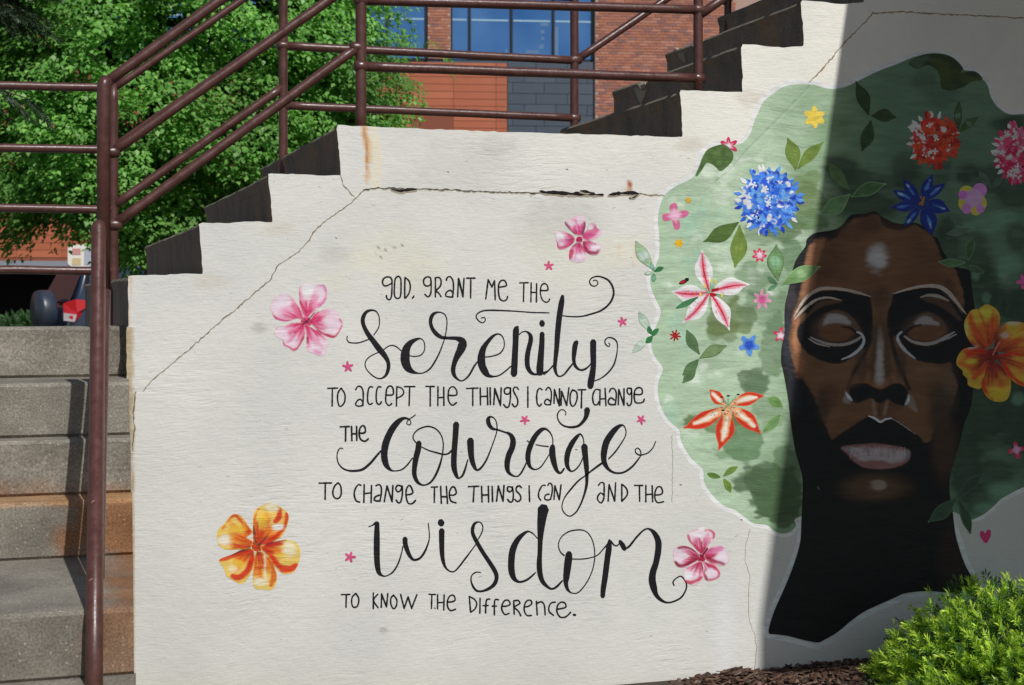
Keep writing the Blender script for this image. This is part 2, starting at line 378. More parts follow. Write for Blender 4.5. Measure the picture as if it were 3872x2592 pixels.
def wallcol(P):
    c = Cv(P, WHITE); x, y = P[:, 0], P[:, 1]
    c.C *= (1+.05*(noise(x, y, 1/300., 2)-.5))[:, None]
    up = np.clip((1100-y)/600, 0, 1)*np.clip((x-1300)/1500, 0, 1); c.C = c.C*(1-up[:, None])+L(230, 226, 217)*up[:, None]
    for X, Y, R, a in [(1500, 960, 170, .5), (1600, 1050, 120, .4), (2180, 1010, 200, .35), (2350, 950, 90, .5), (1270, 1060, 60, .5), (1010, 830, 90, .25), (1400, 980, 90, .4), (2050, 900, 110, .25)]:
        c.blob(X, Y, R, R*.7, L(224, 218, 190), a*.5, rough=.5)
    for X, Y, R, a in [(2120, 830, 150, .3), (980, 1240, 30, .7), (1450, 2385, 16, .9), (1260, 960, 60, .3), (1750, 620, 200, .2), (1880, 560, 80, .25), (1550, 700, 120, .2)]:
        c.blob(X, Y, R, R*.6, L(176, 174, 168), a, rough=.6)
    c.stroke([(1376, 480, 20), (1384, 520, 26), (1392, 570, 26), (1392, 620, 18), (1388, 700, 10)], L(205, 150, 60), 12, .65, 6)
    c.stroke([(1379, 490, 8), (1384, 560, 8), (1386, 640, 5)], L(170, 105, 35), 6, .8, 3)
    c.stroke([(1410, 490, 30), (1425, 600, 40), (1420, 700, 30)], L(225, 212, 178), 20, .5, 6)
    c.stroke([(2378, 682, 6), (2382, 700, 20), (2380, 722, 10)], L(165, 85, 30), 8, .95, 3)
    c.stroke([(2374, 720, 30), (2376, 735, 20)], L(200, 170, 140), 12, .5, 3)
    c.stroke([(2400, 900, 5), (2402, 960, 5), (2395, 1010, 8)], L(215, 190, 150), 6, .6, 3)
    c.stroke([(2342, 930, 6), (2344, 990, 6)], L(222, 195, 165), 6, .7, 3)
    for X, Y in [(1430, 940), (1445, 950), (1460, 945), (1440, 975), (1490, 940), (1520, 930), (1425, 960)]: c.blob(X, Y, 6, 5, L(120, 100, 90), .8, rough=.8)
    # fainter stains under the treads and bare edge at the left end
    for X, Y in [(766, 1036), (1030, 841), (2580, 519), (2808, 348)]: c.blob(X+30, Y+26, 60, 30, L(200, 192, 178), .5, rough=.6)
    e = np.clip((506+ (y-1240)*.004+8*(noise(x, y, .03, 4)-.5)-x)/6, 0, 1)*(y > 1240)
    tan = L(176, 160, 132)*(.75+.5*noise(x, y, .07, 8))[:, None]
    c.C = c.C*(1-e[:, None])+tan*e[:, None]
    e2 = np.clip((6-np.abs(x-490-3*np.sin(y/40)))/5, 0, 1)*(y < 1245)*.8
    c.C = c.C*(1-e2[:, None])+L(205, 165, 120)*e2[:, None]
    foot = np.clip((y-2470)/120, 0, 1)*.12; c.C = c.C*(1-foot[:, None])+L(190, 180, 140)*foot[:, None]
    rub = np.clip((x-2680)/60, 0, 1)*np.clip((2800-x)/60, 0, 1)*np.clip((y-2150)/100, 0, 1)*.5; c.C = c.C*(1-rub[:, None])+L(222, 222, 226)*rub[:, None]
    return c.C
sh = Sheet('wall_face', 0); sh.patch(WLd, wallcol, 9, smooth=False); sh.build(M_WALL, wall)
mb = MB(); P0 = Wn(WLd[:, 0], WLd[:, 1], WY); P1 = P0.copy(); P1[:, 1] = WY+.035; n = len(P0)
mb.add(list(P0)+list(P1), [(i, (i+1) % n, (i+1) % n+n, i+n) for i in range(n)]); mb.build('wall_edge', M_RISER, wall)

r_ = np.random.default_rng(77); s = Sheet('paint_blemish', 5)
for k in range(170):
    X, Y = 540+r_.random()*2500, 560+r_.random()*1980
    if not inside(np.array([[X, Y]]), WL)[0]: continue
    ln = 3+14*r_.random()**2; a_ = (r_.random()-.5)*.9; s.k = 0; cc = L(164, 160, 150) if r_.random() < .6 else L(228, 226, 220)
    s.ribbon(np.array([(X, Y, 1.2), (X+ln*math.cos(a_)*.5, Y+ln*math.sin(a_)*.5-1, 1.4+2.2*r_.random()), (X+ln*math.cos(a_), Y+ln*math.sin(a_), 1.0)]), cc)
for X, Y in [(2175, 1700), (2140, 640), (2800, 1965), (1690, 650), (3035, 2400), (2570, 1833), (2990, 1200), (1268, 900), (1640, 2300)]:
    s.k = 0; s.ribbon(np.array([(X, Y, 3), (X+7, Y+2, 4)]), L(92, 84, 76))
s.build(M_WALL, wall, kind='stuff')
def cracks(name, path, w0, col, seed, y0=7):
    s = Sheet(name, y0); r = np.random.default_rng(seed); p = dens_line(path, 9)
    p[:, 0] += (r.random(len(p))-.5)*4.5; p[:, 1] += (r.random(len(p))-.5)*4.5; w = w0*(.45+1.1*r.random(len(p)))
    lo = p.copy(); lo[:, 1] += w0*.55; s.ribbon(np.c_[lo, np.maximum(w*1.9, 2.5)], col[1], step=30); s.ribbon(np.c_[p, w], col[0], step=30)
    return s
def dens_line(path, st):
    o = []
    for a, b in zip(path[:-1], path[1:]):
        a, b = np.array(a, float), np.array(b, float); k = max(1, int(np.hypot(*(b-a))/st))
        for j in range(k): o.append(a+(b-a)*j/k)
    o.append(np.array(path[-1], float)); return np.array(o)
CK = (L(112, 98, 76), L(178, 170, 152)); CD = (L(22, 19, 16), L(176, 166, 146))
cracks('crack', [(540, 1478), (575, 1440), (620, 1400), (700, 1335), (790, 1255), (850, 1200), (880, 1180), (955, 1115), (1020, 1060), (1050, 1005), (1080, 985), (1130, 950), (1165, 915), (1185, 880), (1230, 835), (1300, 790), (1375, 722)], 2.5, CK, 1).build(M_INK, wall, label='long fine crack rising to the right across the wall')
cracks('crack', [(1375, 718), (1420, 712), (1500, 713), (1580, 716), (1700, 718), (1800, 724), (1900, 727), (2000, 730), (2060, 733)], 3.6, (L(60, 50, 42), L(165, 158, 142)), 2).build(M_INK, wall)
s = cracks('crack', [(2345, 735), (2400, 730), (2450, 738), (2500, 738), (2530, 742)], 3, CK, 4); 
for a in ([(2040, 722, 3), (2060, 728, 10), (2100, 729, 14), (2150, 733, 11), (2200, 733, 12), (2245, 735, 12)], [(2195, 722, 3), (2220, 726, 8), (2245, 733, 12)], [(2300, 738, 5), (2340, 732, 10), (2390, 730, 11), (2415, 733, 6)], [(2150, 737, 4), (2280, 737, 4)], [(1480, 716, 3), (1510, 722, 10), (1545, 719, 9), (1575, 718, 3)], [(2380, 750, 3), (2396, 748, 8), (2412, 736, 4)]):
    q = pts('0,0,0'); q = np.array(a, float); lo = q.copy(); lo[:, 1] += 5; lo[:, 2] += 5; s.ribbon(lo, L(160, 150, 132), jit=3, step=9); s.ribbon(q, CD[0], jit=3.5, step=8)
s.build(M_INK, wall, label='open broken crack with dark gaps in a level line')
cracks('crack', [(1286, 664), (1300, 700), (1318, 720), (1338, 745)], 2.2, CK, 5).build(M_INK, wall)
cracks('crack', [(3060, 312), (3120, 250), (3160, 200), (3190, 165), (3230, 125), (3260, 95), (3300, 50), (3420, 45), (3600, 55), (3900, 70)], 2.8, (L(128, 108, 84), L(200, 186, 160)), 6).build(M_INK, wall)
cracks('crack', [(2836, 2000), (2820, 2060), (2818, 2120), (2835, 2180), (2830, 2280), (2834, 2350), (2852, 2400), (2862, 2450), (2852, 2540)], 1.2, (L(150, 132, 106), L(202, 199, 192)), 8).build(M_INK, wall)
cracks('crack', [(512, 1480), (504, 1550), (508, 1620), (500, 1700)], 4, CK, 9).build(M_INK, wall)
cracks('crack', [(2540, 1645), (2543, 1750), (2541, 1900)], 1.1, (L(120, 125, 112), L(200, 198, 190)), 10).build(M_INK, wall, label='thin upright pencil line')

# --- lettering: strokes per word, traced as pen paths (x,y[,width])
INK = L(26, 26, 30)
def words(ox, oy, sc, w, data, base=9):
    for lab, s in data:
        sh = Sheet('painted_word', base)
        for st in s.split(';'):
            p = pts(st, ox, oy, sc, w*1.15/sc if w else None)
            if not w: p[:, 2] = np.maximum(p[:, 2]+.6, 4.6)
            if len(p) == 2 and abs(p[0]-p[1])[:2].max() > 3: pass
            sh.ribbon(p, INK, jit=.5 if w else .25)
        sh.build(M_INK, wall, label=lab)
K = 3.0038
words(1280, 1000, K, 17, [
 ('small block letters reading god', '605,215 560,240 520,245 500,215 508,170 545,145 590,150 605,175 608,215 606,300 600,370 578,405 548,385 545,355;680,135 645,165 635,250 635,350 660,388 695,380 708,330 710,220 705,160 680,135;755,150 752,260 752,385;755,150 800,190 815,260 800,330 760,385;855,360 850,375 838,385'),
 ('small block letters reading grant', '1050,190 1045,230 1010,250 972,230 968,175 1000,145 1040,150 1050,190 1052,270 1045,340 1015,372 980,340;1100,155 1100,260 1100,372;1100,155 1140,150 1165,185 1155,250 1110,300 1140,330 1165,370;1225,185 1235,150 1270,143 1300,190 1305,280 1295,375;1295,320 1270,295 1225,320 1218,360 1260,372 1300,372;1353,370 1362,160;1362,165,26 1390,270,26 1413,370,20;1413,372 1425,162;1455,158 1550,158;1502,160 1500,385'),
 ('small block letters reading me', '1672,395 1700,175;1700,175 1742,260;1742,260 1772,185;1772,185 1780,405;1820,262 1870,255 1908,240 1890,190 1850,185 1820,230 1818,330 1835,395 1875,418 1910,400 1920,365')])
words(1280, 1000, K, 16, [
 ('small block letters reading the above serenity', '2058,212 2155,210;2105,215 2100,425;2188,212 2185,430;2190,320 2245,320;2250,220 2247,430;2292,298 2345,300 2378,290 2368,235 2333,220 2301,250 2293,330 2313,400 2353,432 2388,420 2398,395')])
words(1280, 1000, K, 0, [
 ('large black brush script reading serenity', '100,820,8 95,850,12 115,885,14 170,895,14 240,890,14 340,855,14;400,805,10 455,720,10 465,640,10 455,580,12 425,535,16 375,522,22 320,540,34 285,590,46 275,650,46 295,720,46 340,800,54 400,880,62 460,960,68 510,1020,62 555,1090,48 568,1150,42 560,1210,40 530,1270,28 470,1300,16 400,1275,14 330,1210,12 302,1150,10 315,1090,10 370,1040,12 455,1000,12;515,970,10 560,935,12 610,922,14 660,940,14 715,985,12;'
  '812,1040,8 860,1048,12 930,1035,14 970,990,10 980,930,8 965,870,12 930,845,16 880,855,34 820,890,60 775,950,84 757,1030,102 760,1110,100 790,1180,84 840,1220,48 900,1238,18 960,1235,14 1030,1195,18 1080,1130,20 1140,1020,16 1190,890,12 1215,800,10 1230,700,10 1228,620,10 1200,565,14 1140,545,16 1085,560,34 1055,600,42 1045,660,40 1065,730,42 1110,790,48 1170,830,40 1240,838,34 1310,840,42;'
  '1290,838,34 1350,845,50 1400,870,84 1408,910,100 1388,970,92 1350,1040,72 1320,1110,56 1302,1190,52 1310,1250,44 1340,1295,26 1390,1325,16 1440,1305,18 1490,1250,22 1540,1160,22 1580,1105,16;'
  '1668,1055,12 1740,1045,14 1820,1020,16 1865,975,14 1883,920,10 1875,850,12 1840,800,16 1795,795,20 1740,830,36 1680,900,50 1640,970,68 1622,1060,86 1630,1150,86 1670,1230,74 1710,1268,40 1770,1275,18 1830,1260,16 1900,1210,16 1955,1160,14;'
  '2035,712,30 2017,745,68 2010,900,66 2000,1100,72 1992,1250,74;2050,800,8 2090,768,12 2140,768,20 2180,810,44 2180,880,52 2155,980,56 2142,1080,56 2150,1170,52 2185,1230,40 2230,1250,24 2285,1245,30'),])
words(1860, 1000, K, 0, [
 ('large black script letters i t y ending serenity, with curling t bar', '570,790,56 567,900,60 555,1050,70 545,1180,80 546,1235,76;568,660,60 571,685,62;590,1240,40 640,1210,18 695,1150,16;802,362,36 790,440,62 765,600,64 745,800,62 735,950,54 720,1100,46 715,1180,40 735,1250,26 765,1275,16 815,1255,18 870,1190,22 925,1120,16;'
  '960,885,50 945,920,60 935,1000,54 930,1090,40 950,1160,34 1000,1200,22 1050,1195,24 1100,1160,16 1120,1130,12;1150,882,70 1150,1000,68 1152,1150,62 1140,1250,70 1125,1330,74 1118,1390,70;1165,1325,10 1240,1295,14 1320,1230,18 1380,1150,18 1410,1060,16 1425,960,12 1420,890,14 1390,850,18 1330,832,14 1290,855,14 1283,890,14 1300,920,14 1330,935,12 1342,910,10 1325,895,8;'
  '800,585,10 900,595,14 1010,593,16 1130,565,20 1250,520,22 1340,440,22 1380,350,22 1375,270,22 1330,190,22 1260,150,18 1190,138,16 1130,160,14 1108,200,14 1130,240,14 1170,250,12 1203,225,12 1195,190,10 1165,180,10 1150,190,8;'
  '-122,612,10 -87,605,12 -74,635,12 -102,665,12 -142,650,14 -180,600,14 -162,560,14 -102,530,16 -2,523,18 158,528,16 300,536,14 460,548,14 560,550,14 650,552,10')])
words(1180, 1440, K, 17, [
 ('small block letters reading to, starting the to accept line', '178,88 290,85;230,92 228,290;330,85 295,140 290,220 310,290 345,280 372,230 370,150 330,85'),
 ('small block letters reading accept', '495,105 520,65 560,75 580,130 580,220 575,280;575,240 545,210 505,240 495,275 530,292 580,280;690,75 660,70 640,100 630,180 635,250 660,272 685,255;785,75 755,70 735,105 728,180 735,250 765,272 788,240;840,165 900,165 925,145 915,80 885,60 850,90 838,170 838,240 870,285 905,260;963,70 960,170 958,290;963,70 1015,85 1042,130 1020,170 965,200;1050,68 1168,68;1108,72 1102,285'),
 ('small block letters reading the, after accept', '1292,65 1390,68;1342,75 1342,290;1430,70 1428,285;1430,195 1500,190;1495,75 1497,283;1545,165 1600,170 1642,160 1640,110 1605,70 1560,90 1545,170 1555,240 1595,280 1640,250'),
 ('small block letters reading things, on the accept line', '1755,90 1885,85;1825,95 1825,285;1910,85 1912,278;1912,180 1995,178;1990,82 1995,275;2022,80 2025,275;2063,275 2075,90;2075,95,24 2105,180,24 2140,280,20;2140,285 2148,80;2255,85 2215,80 2185,100 2190,145 2225,155 2250,130 2252,80 2252,200 2235,290 2205,305 2175,270;2343,100 2328,75 2298,75 2285,110 2303,150 2333,210 2333,270 2303,300 2273,265')])
words(1860, 1440, K, 17, [
 ('single stroke capital i before cannot', '408,70 408,303'),
 ('small block letters reading cannot', '570,105 545,88 520,110 508,180 515,260 540,292 562,265;612,110 640,75 670,110 675,180 665,275;660,235 630,210 600,235 605,268 640,275 665,272;705,260 710,100;710,102,22 765,290,20;765,290 768,92;785,280 790,120;790,122,22 850,280,22;850,280 875,80;915,105 890,160 890,250 915,292 945,270 968,200 960,130 915,105;975,105 1065,103;1020,110 1015,310'),
 ('small block letters reading change, ending the accept line', '1215,105 1180,100 1150,150 1145,220 1165,275 1200,270 1215,240;1228,100 1225,280;1225,210 1290,205;1285,85 1295,285;1335,130 1350,95 1385,90 1410,130 1412,190 1400,275;1390,220 1350,195 1322,230 1330,265 1370,275 1395,272;1435,275 1440,100;1440,102,22 1500,280,20;1500,280 1500,90;1580,90 1545,85 1535,125 1560,160 1585,130 1582,80 1588,180 1580,265 1550,285 1535,255;1620,155 1680,160 1708,140 1700,90 1660,80 1625,110 1615,180 1630,245 1680,255 1720,240 1730,210')])
words(1180, 1440, K, 19, [('small block letters reading the, left of courage', '320,525 425,522;382,530 380,690;448,520 452,683;452,605 510,605;505,518 508,680;535,595 580,598 605,580 600,530 575,510 545,540 535,600 550,665 600,690 640,660')])
words(1180, 1440, K, 0, [
 ('large black brush script letters c o u w starting courage', '350,775,10 325,765,14 300,790,14 283,850,12 295,930,14 340,990,18 410,1022,22 500,1025,26 580,1005,30 660,940,28 720,870,26 780,800,20;1175,388,8 1140,415,12 1105,438,12 1080,465,12 1075,490,12 1100,505,12 1122,490,12 1115,455,12 1090,435,20 1040,428,34 980,465,60 920,535,72 870,625,76 835,720,80 820,820,76 825,900,74 850,970,56 900,1020,24 960,1025,14 1020,1010,16 1080,960,18 1140,880,14;'
  '1212,708,62 1205,780,66 1180,880,64 1162,1000,56 1165,1080,50 1200,1155,36 1265,1188,18 1340,1160,22 1400,1080,26 1450,960,24 1480,840,16 1490,720,14 1470,630,14 1420,560,16 1350,525,18 1280,525,18 1200,560,16 1155,610,14 1148,660,14 1180,705,14;1245,755,10 1330,795,16 1420,820,18 1490,838,18 1545,830,20 1590,790,24;'
  '1636,495,68 1630,600,66 1618,760,64 1610,900,66 1615,1000,60 1640,1080,40 1665,1110,20 1710,1075,26 1740,1000,22 1768,900,14;1798,680,78 1802,780,72 1812,880,62 1835,960,50 1870,1015,26 1920,990,24 1980,900,20 2030,780,14 2080,640,10 2100,560,10 2095,480,10 2070,430,14 2025,410,24 2000,440,46 2010,500,48 2050,545,34 2110,560,20 2200,590,20')])
words(1860, 1440, K, 0, [
 ('large black brush script letters r a g e ending courage', '170,590,26 215,620,46 240,680,62 230,760,66 195,840,66 175,920,64 175,1000,54 200,1055,34 270,1090,16 320,1065,20 370,980,18 390,930,12;640,750,16 560,740,14 500,728,10;400,682,6 430,705,14 460,720,10;690,740,12 690,660,12 660,590,16 610,550,26 560,560,46 500,620,56 450,710,60 415,810,60 410,900,56 435,980,34 490,1010,16 550,985,16 600,920,14 650,840,12;690,748,56 685,790,70 690,860,70 710,950,60 740,1025,40 780,1050,24 820,1000,20;'
  '1045,740,12 1040,670,12 1020,620,16 1000,605,20 955,650,46 905,720,58 865,810,62 850,900,58 860,980,44 900,1030,20 950,1010,16 1000,950,14 1030,880,12;1050,748,74 1055,810,68 1065,900,62 1075,1000,54 1078,1080,40 1075,1180,32 1050,1290,24 1005,1410,18 950,1500,16 880,1540,14 820,1500,14 795,1430,12 825,1330,14 900,1230,20 980,1140,18 1060,1080,14 1150,1010,22 1260,930,26;'
  '1325,890,16 1400,810,18 1470,710,14 1515,630,10 1522,570,10 1500,515,14 1465,508,30 1410,545,56 1350,615,70 1300,700,74 1275,800,72 1270,890,62 1290,960,50 1340,1020,30 1410,1050,22 1500,1040,22 1590,980,22 1650,910,18 1690,850,12 1685,795,12 1655,765,12 1630,780,12 1632,815,14 1670,845,18 1720,840,14 1780,815,14 1830,760,12 1860,690,6'),
 ('curling black hook below the word cannot', '835,390,8 840,360,10 805,330,12 765,345,14 742,400,14 765,470,16 820,515,20 900,530,26 980,515,30 1040,460,38 1072,400,52 1082,332,70')])
words(1180, 1440, K, 18, [
 ('small block letters reading to, starting the to change line', '80,1165 220,1163;150,1170 148,1350;295,1160 255,1200 235,1270 255,1330 300,1338 330,1290 325,1200 295,1160'),
 ('small block letters reading change, on the to change line', '555,1190 530,1180 495,1220 478,1290 500,1365 540,1380;592,1180 588,1385;590,1285 670,1275;675,1190 670,1385;725,1195 760,1180 785,1210 785,1290 770,1370;765,1300 720,1320 705,1355 740,1368 775,1365;820,1375 850,1195;850,1197,22 910,1375,22;908,1375 918,1190;1020,1200 970,1190 950,1230 975,1265 1010,1240 1022,1195 1025,1290 1005,1380 975,1385 955,1355;1065,1300 1120,1290 1145,1270 1125,1210 1100,1190 1070,1240 1070,1330 1095,1395 1140,1395 1175,1360'),
 ('small block letters reading the, below the u of courage', '1355,1210 1425,1208;1390,1212 1388,1385;1460,1200 1468,1395;1465,1320 1535,1318;1525,1200 1538,1395;1560,1300 1610,1300 1638,1275 1620,1215 1590,1210 1565,1250 1560,1310 1580,1370 1635,1388'),
 ('small block letters reading things, on the to change line', '1775,1205 1895,1200;1840,1210 1830,1380;1925,1200 1930,1380;1930,1300 2005,1298;2002,1200 2005,1380;2045,1200 2050,1375;2095,1370 2115,1195;2115,1197,22 2170,1370,22;2168,1370 2180,1190;2265,1210 2225,1205 2220,1250 2245,1265 2275,1240 2272,1200 2286,1290 2276,1370 2245,1378 2220,1350;2378,1215 2353,1195 2323,1210 2318,1250 2363,1300 2368,1350 2333,1375 2303,1350')])
words(1860, 1440, K, 17, [
 ('single stroke capital i before can', '422,1195 428,1375'),
 ('small block letters reading can', '605,1190 570,1195 535,1260 530,1320 555,1360;635,1190 650,1165 680,1180 685,1260 665,1350;650,1290 610,1300 600,1345 640,1358 660,1350;705,1350 715,1195;715,1195,22 765,1355,20;765,1355 785,1185'),
 ('small block letters reading and', '1210,1190 1235,1160 1270,1165 1275,1240 1270,1340 1240,1390 1205,1360 1200,1320 1235,1275 1270,1300;1320,1370 1330,1180;1330,1182,20 1395,1370,20;1395,1370 1405,1160;1475,1175 1475,1370;1475,1175 1530,1230 1535,1300 1475,1372'),
 ('small block letters reading the, right of the word and', '1620,1190 1715,1192;1675,1195 1678,1370;1748,1190 1748,1378;1748,1295 1825,1290;1820,1195 1825,1375;1855,1300 1910,1295 1938,1270 1920,1210 1880,1210 1855,1260 1850,1330 1880,1385 1950,1375')])
words(1260, 1900, K, 0, [
 ('large black brush script letters w i s starting wisdom', '405,277,8 440,265,14 485,232,30;498,238,50 495,400,68 495,600,68 502,720,62 520,800,48 560,835,22 610,835,14 680,790,18 740,690,18 780,560,12 790,500,10;815,415,58 820,480,54 850,570,48 885,630,36 920,655,28 985,635,26 1040,560,24 1080,460,16 1092,380,12 1080,240,6;'
  '1232,322,64 1232,450,60 1235,560,54 1245,650,44 1270,730,28 1310,775,18 1360,790,16 1410,755,18 1500,640,20 1560,560,14 1620,480,12;1222,222,74 1227,244,74;1640,430,12 1680,360,14 1700,290,12 1680,235,14 1640,225,18 1600,250,34 1582,310,40 1590,370,42 1630,450,46 1700,570,46 1780,690,48 1840,790,50 1855,860,46 1830,930,44 1770,980,34 1690,1010,24 1630,1005,26 1590,960,24 1565,890,16 1575,830,14 1620,795,14 1675,798,10')])
words(1900, 1900, K, 0, [
 ('large black brush script letters d o m ending wisdom', '395,410,10 350,360,14 290,332,22 220,375,46 160,445,64 115,550,74 100,680,74 105,790,72 135,870,50 190,905,26 260,890,24 320,850,22 380,795,10;464,76,130 455,130,112 440,250,92 430,400,62 425,550,52 418,700,60 425,800,60 450,890,52 500,950,36 560,985,22 620,955,26 680,890,16;'
  '755,585,72 750,640,84 740,720,84 725,850,72 720,920,50 740,990,34 785,1030,14 850,1030,14 910,975,14 980,870,12 1030,740,10 1048,600,10 1030,460,10 980,360,12 920,320,14 845,315,16 750,335,14 670,395,12 635,480,12 655,560,14 700,605,18;790,645,8 900,645,14 1000,630,10 1080,600,8 1150,525,14 1200,470,20;'
  '1215,432,30 1210,510,64 1190,650,66 1165,850,64 1145,980,60 1138,1068,52;1230,440,20 1265,485,18 1300,495,16 1325,470,12;1335,445,40 1365,490,56 1385,530,50;1390,530,20 1440,500,24 1520,400,22 1600,320,20 1660,302,20 1720,345,50 1765,430,68 1770,530,72 1745,680,68 1710,790,74 1700,880,80 1715,960,78 1745,1050,52 1800,1110,36 1870,1140,20 1950,1125,20 2030,1080,20 2080,1000,18 2090,930,16 2060,870,16 2020,840,14 1965,870,14 1935,910,16 1950,945,14')])
words(1260, 1900, K, 17, [
 ('small block letters reading to, starting the bottom line', '92,1050 190,1048;148,1052 145,1192;255,1035 215,1080 210,1150 230,1192 270,1185 290,1130 285,1080 255,1035'),
 ('small block letters reading know', '455,1030 455,1210;505,1045 458,1115 510,1200;545,1195 550,1040;550,1042,20 605,1190,20;605,1190 620,1035;685,1055 655,1090 655,1160 685,1210 715,1180 722,1110 685,1055;765,1045 805,1205;805,1205 850,1075;850,1075 890,1205;890,1205 950,1050'),
 ('small block letters reading the, on the bottom line', '1088,1045 1160,1048;1120,1050 1115,1210;1185,1048 1185,1212;1185,1140 1258,1138;1260,1050 1255,1225;1295,1135 1350,1130 1385,1110 1370,1060 1330,1060 1300,1110 1298,1180 1330,1230 1390,1215'),
 ('small block letters reading difference', '1545,1070 1560,1250;1545,1070 1600,1100 1630,1150 1610,1210 1560,1250;1668,1090 1665,1262;1778,1100 1745,1105 1735,1150 1730,1258;1700,1175 1760,1172;1880,1110 1840,1105 1830,1160 1830,1280;1805,1180 1855,1180;1915,1180 1970,1180 2010,1155 1990,1115 1950,1115 1920,1160 1915,1220 1950,1275 2000,1260;2050,1120 2055,1272;2050,1120 2100,1115 2120,1150 2060,1190 2105,1240 2130,1290;2170,1190 2220,1180 2255,1150 2245,1115 2205,1115 2175,1160 2170,1230 2200,1285 2250,1285;'
  '2307,1125 2317,1280;2310,1150 2362,1130 2397,1170 2407,1280;2522,1135 2482,1140 2452,1180 2452,1240 2502,1285;2537,1215 2602,1205 2642,1190 2632,1145 2587,1135 2547,1175 2542,1250 2582,1305 2642,1300 2697,1250;2730,1278,28 2748,1280,28')])
# --- hair of the portrait
HAIR = np.array([(3010, 1990), (2990, 2010), (2960, 2018), (2930, 2010), (2900, 1987), (2850, 1980), (2820, 1960), (2780, 1930), (2740, 1914), (2700, 1880), (2665, 1830), (2660, 1790), (2655, 1772), (2613, 1733), (2576, 1670), (2568, 1628), (2526, 1588), (2500, 1540), (2488, 1490), (2490, 1443), (2506, 1393), (2478, 1352), (2463, 1309), (2470, 1260), (2493, 1206), (2498, 1173), (2483, 1140), (2463, 1090), (2460, 1046), (2483, 997), (2493, 960), (2493, 900), (2488, 833), (2495, 783), (2513, 740), (2553, 706), (2613, 676), (2636, 643), (2656, 593), (2680, 563), (2730, 547), (2775, 548), (2800, 545), (2820, 530), (2838, 505), (2852, 460), (2868, 425), (2888, 385), (2943, 340), (2985, 322), (3027, 319), (3082, 322), (3115, 333), (3150, 337), (3195, 330), (3252, 303), (3325, 268), (3392, 243), (3445, 220), (3508, 204), (3558, 203), (3601, 217), (3631, 243), (3645, 265), (3681, 272), (3715, 300), (3735, 325), (3745, 363), (3764, 396), (3791, 420), (3821, 434), (3872, 433), (3990, 440), (4080, 520), (4150, 700), (4190, 900), (4180, 1200), (4120, 1500), (4050, 1720), (3960, 1810), (3872, 1842), (3827, 1864), (3786, 1887), (3761, 1911), (3733, 1936), (3704, 1954), (3663, 1970), (3640, 1966), (3604, 1936), (3400, 1900), (3040, 1950)], float)
FACE = np.array([(2953, 1366), (2955, 1316), (2966, 1260), (2966, 1213), (2968, 1156), (2980, 1100), (3000, 1010), (3016, 973), (3046, 930), (3050, 906), (3076, 884), (3106, 877), (3153, 870), (3186, 850), (3210, 820), (3233, 811), (3266, 809), (3300, 800), (3316, 804), (3333, 818), (3373, 840), (3409, 847), (3440, 843), (3466, 845), (3500, 863), (3526, 890), (3546, 906), (3562, 945), (3579, 973), (3616, 1010), (3662, 1022), (3671, 1063), (3680, 1130), (3690, 1200), (3690, 1300), (3688, 1400), (3679, 1476), (3669, 1543), (3647, 1600), (3627, 1680), (3606, 1748), (3592, 1805), (3590, 1866), (3602, 1936), (3612, 2017), (3631, 2087), (3651, 2140), (3676, 2185), (3705, 2235), (3720, 2262), (3650, 2250), (3569, 2240), (3499, 2236), (3424, 2244), (3380, 2262), (3274, 2310), (3221, 2346), (3168, 2390), (3120, 2418), (3093, 2430), (3044, 2422), (2976, 2405), (2930, 2399), (2906, 2390), (2926, 2314), (2976, 2200), (3009, 2110), (3026, 2043), (3030, 1967), (3034, 1880), (3034, 1816), (3026, 1773), (3006, 1700), (2989, 1593), (2982, 1526), (2969, 1446), (2959, 1397)], float)
LG, MG, DG, XG = L(176, 199, 170), L(124, 154, 116), L(92, 120, 86), L(70, 96, 62)
SG, SDG = S(50, 66, 53), S(24, 34, 25)
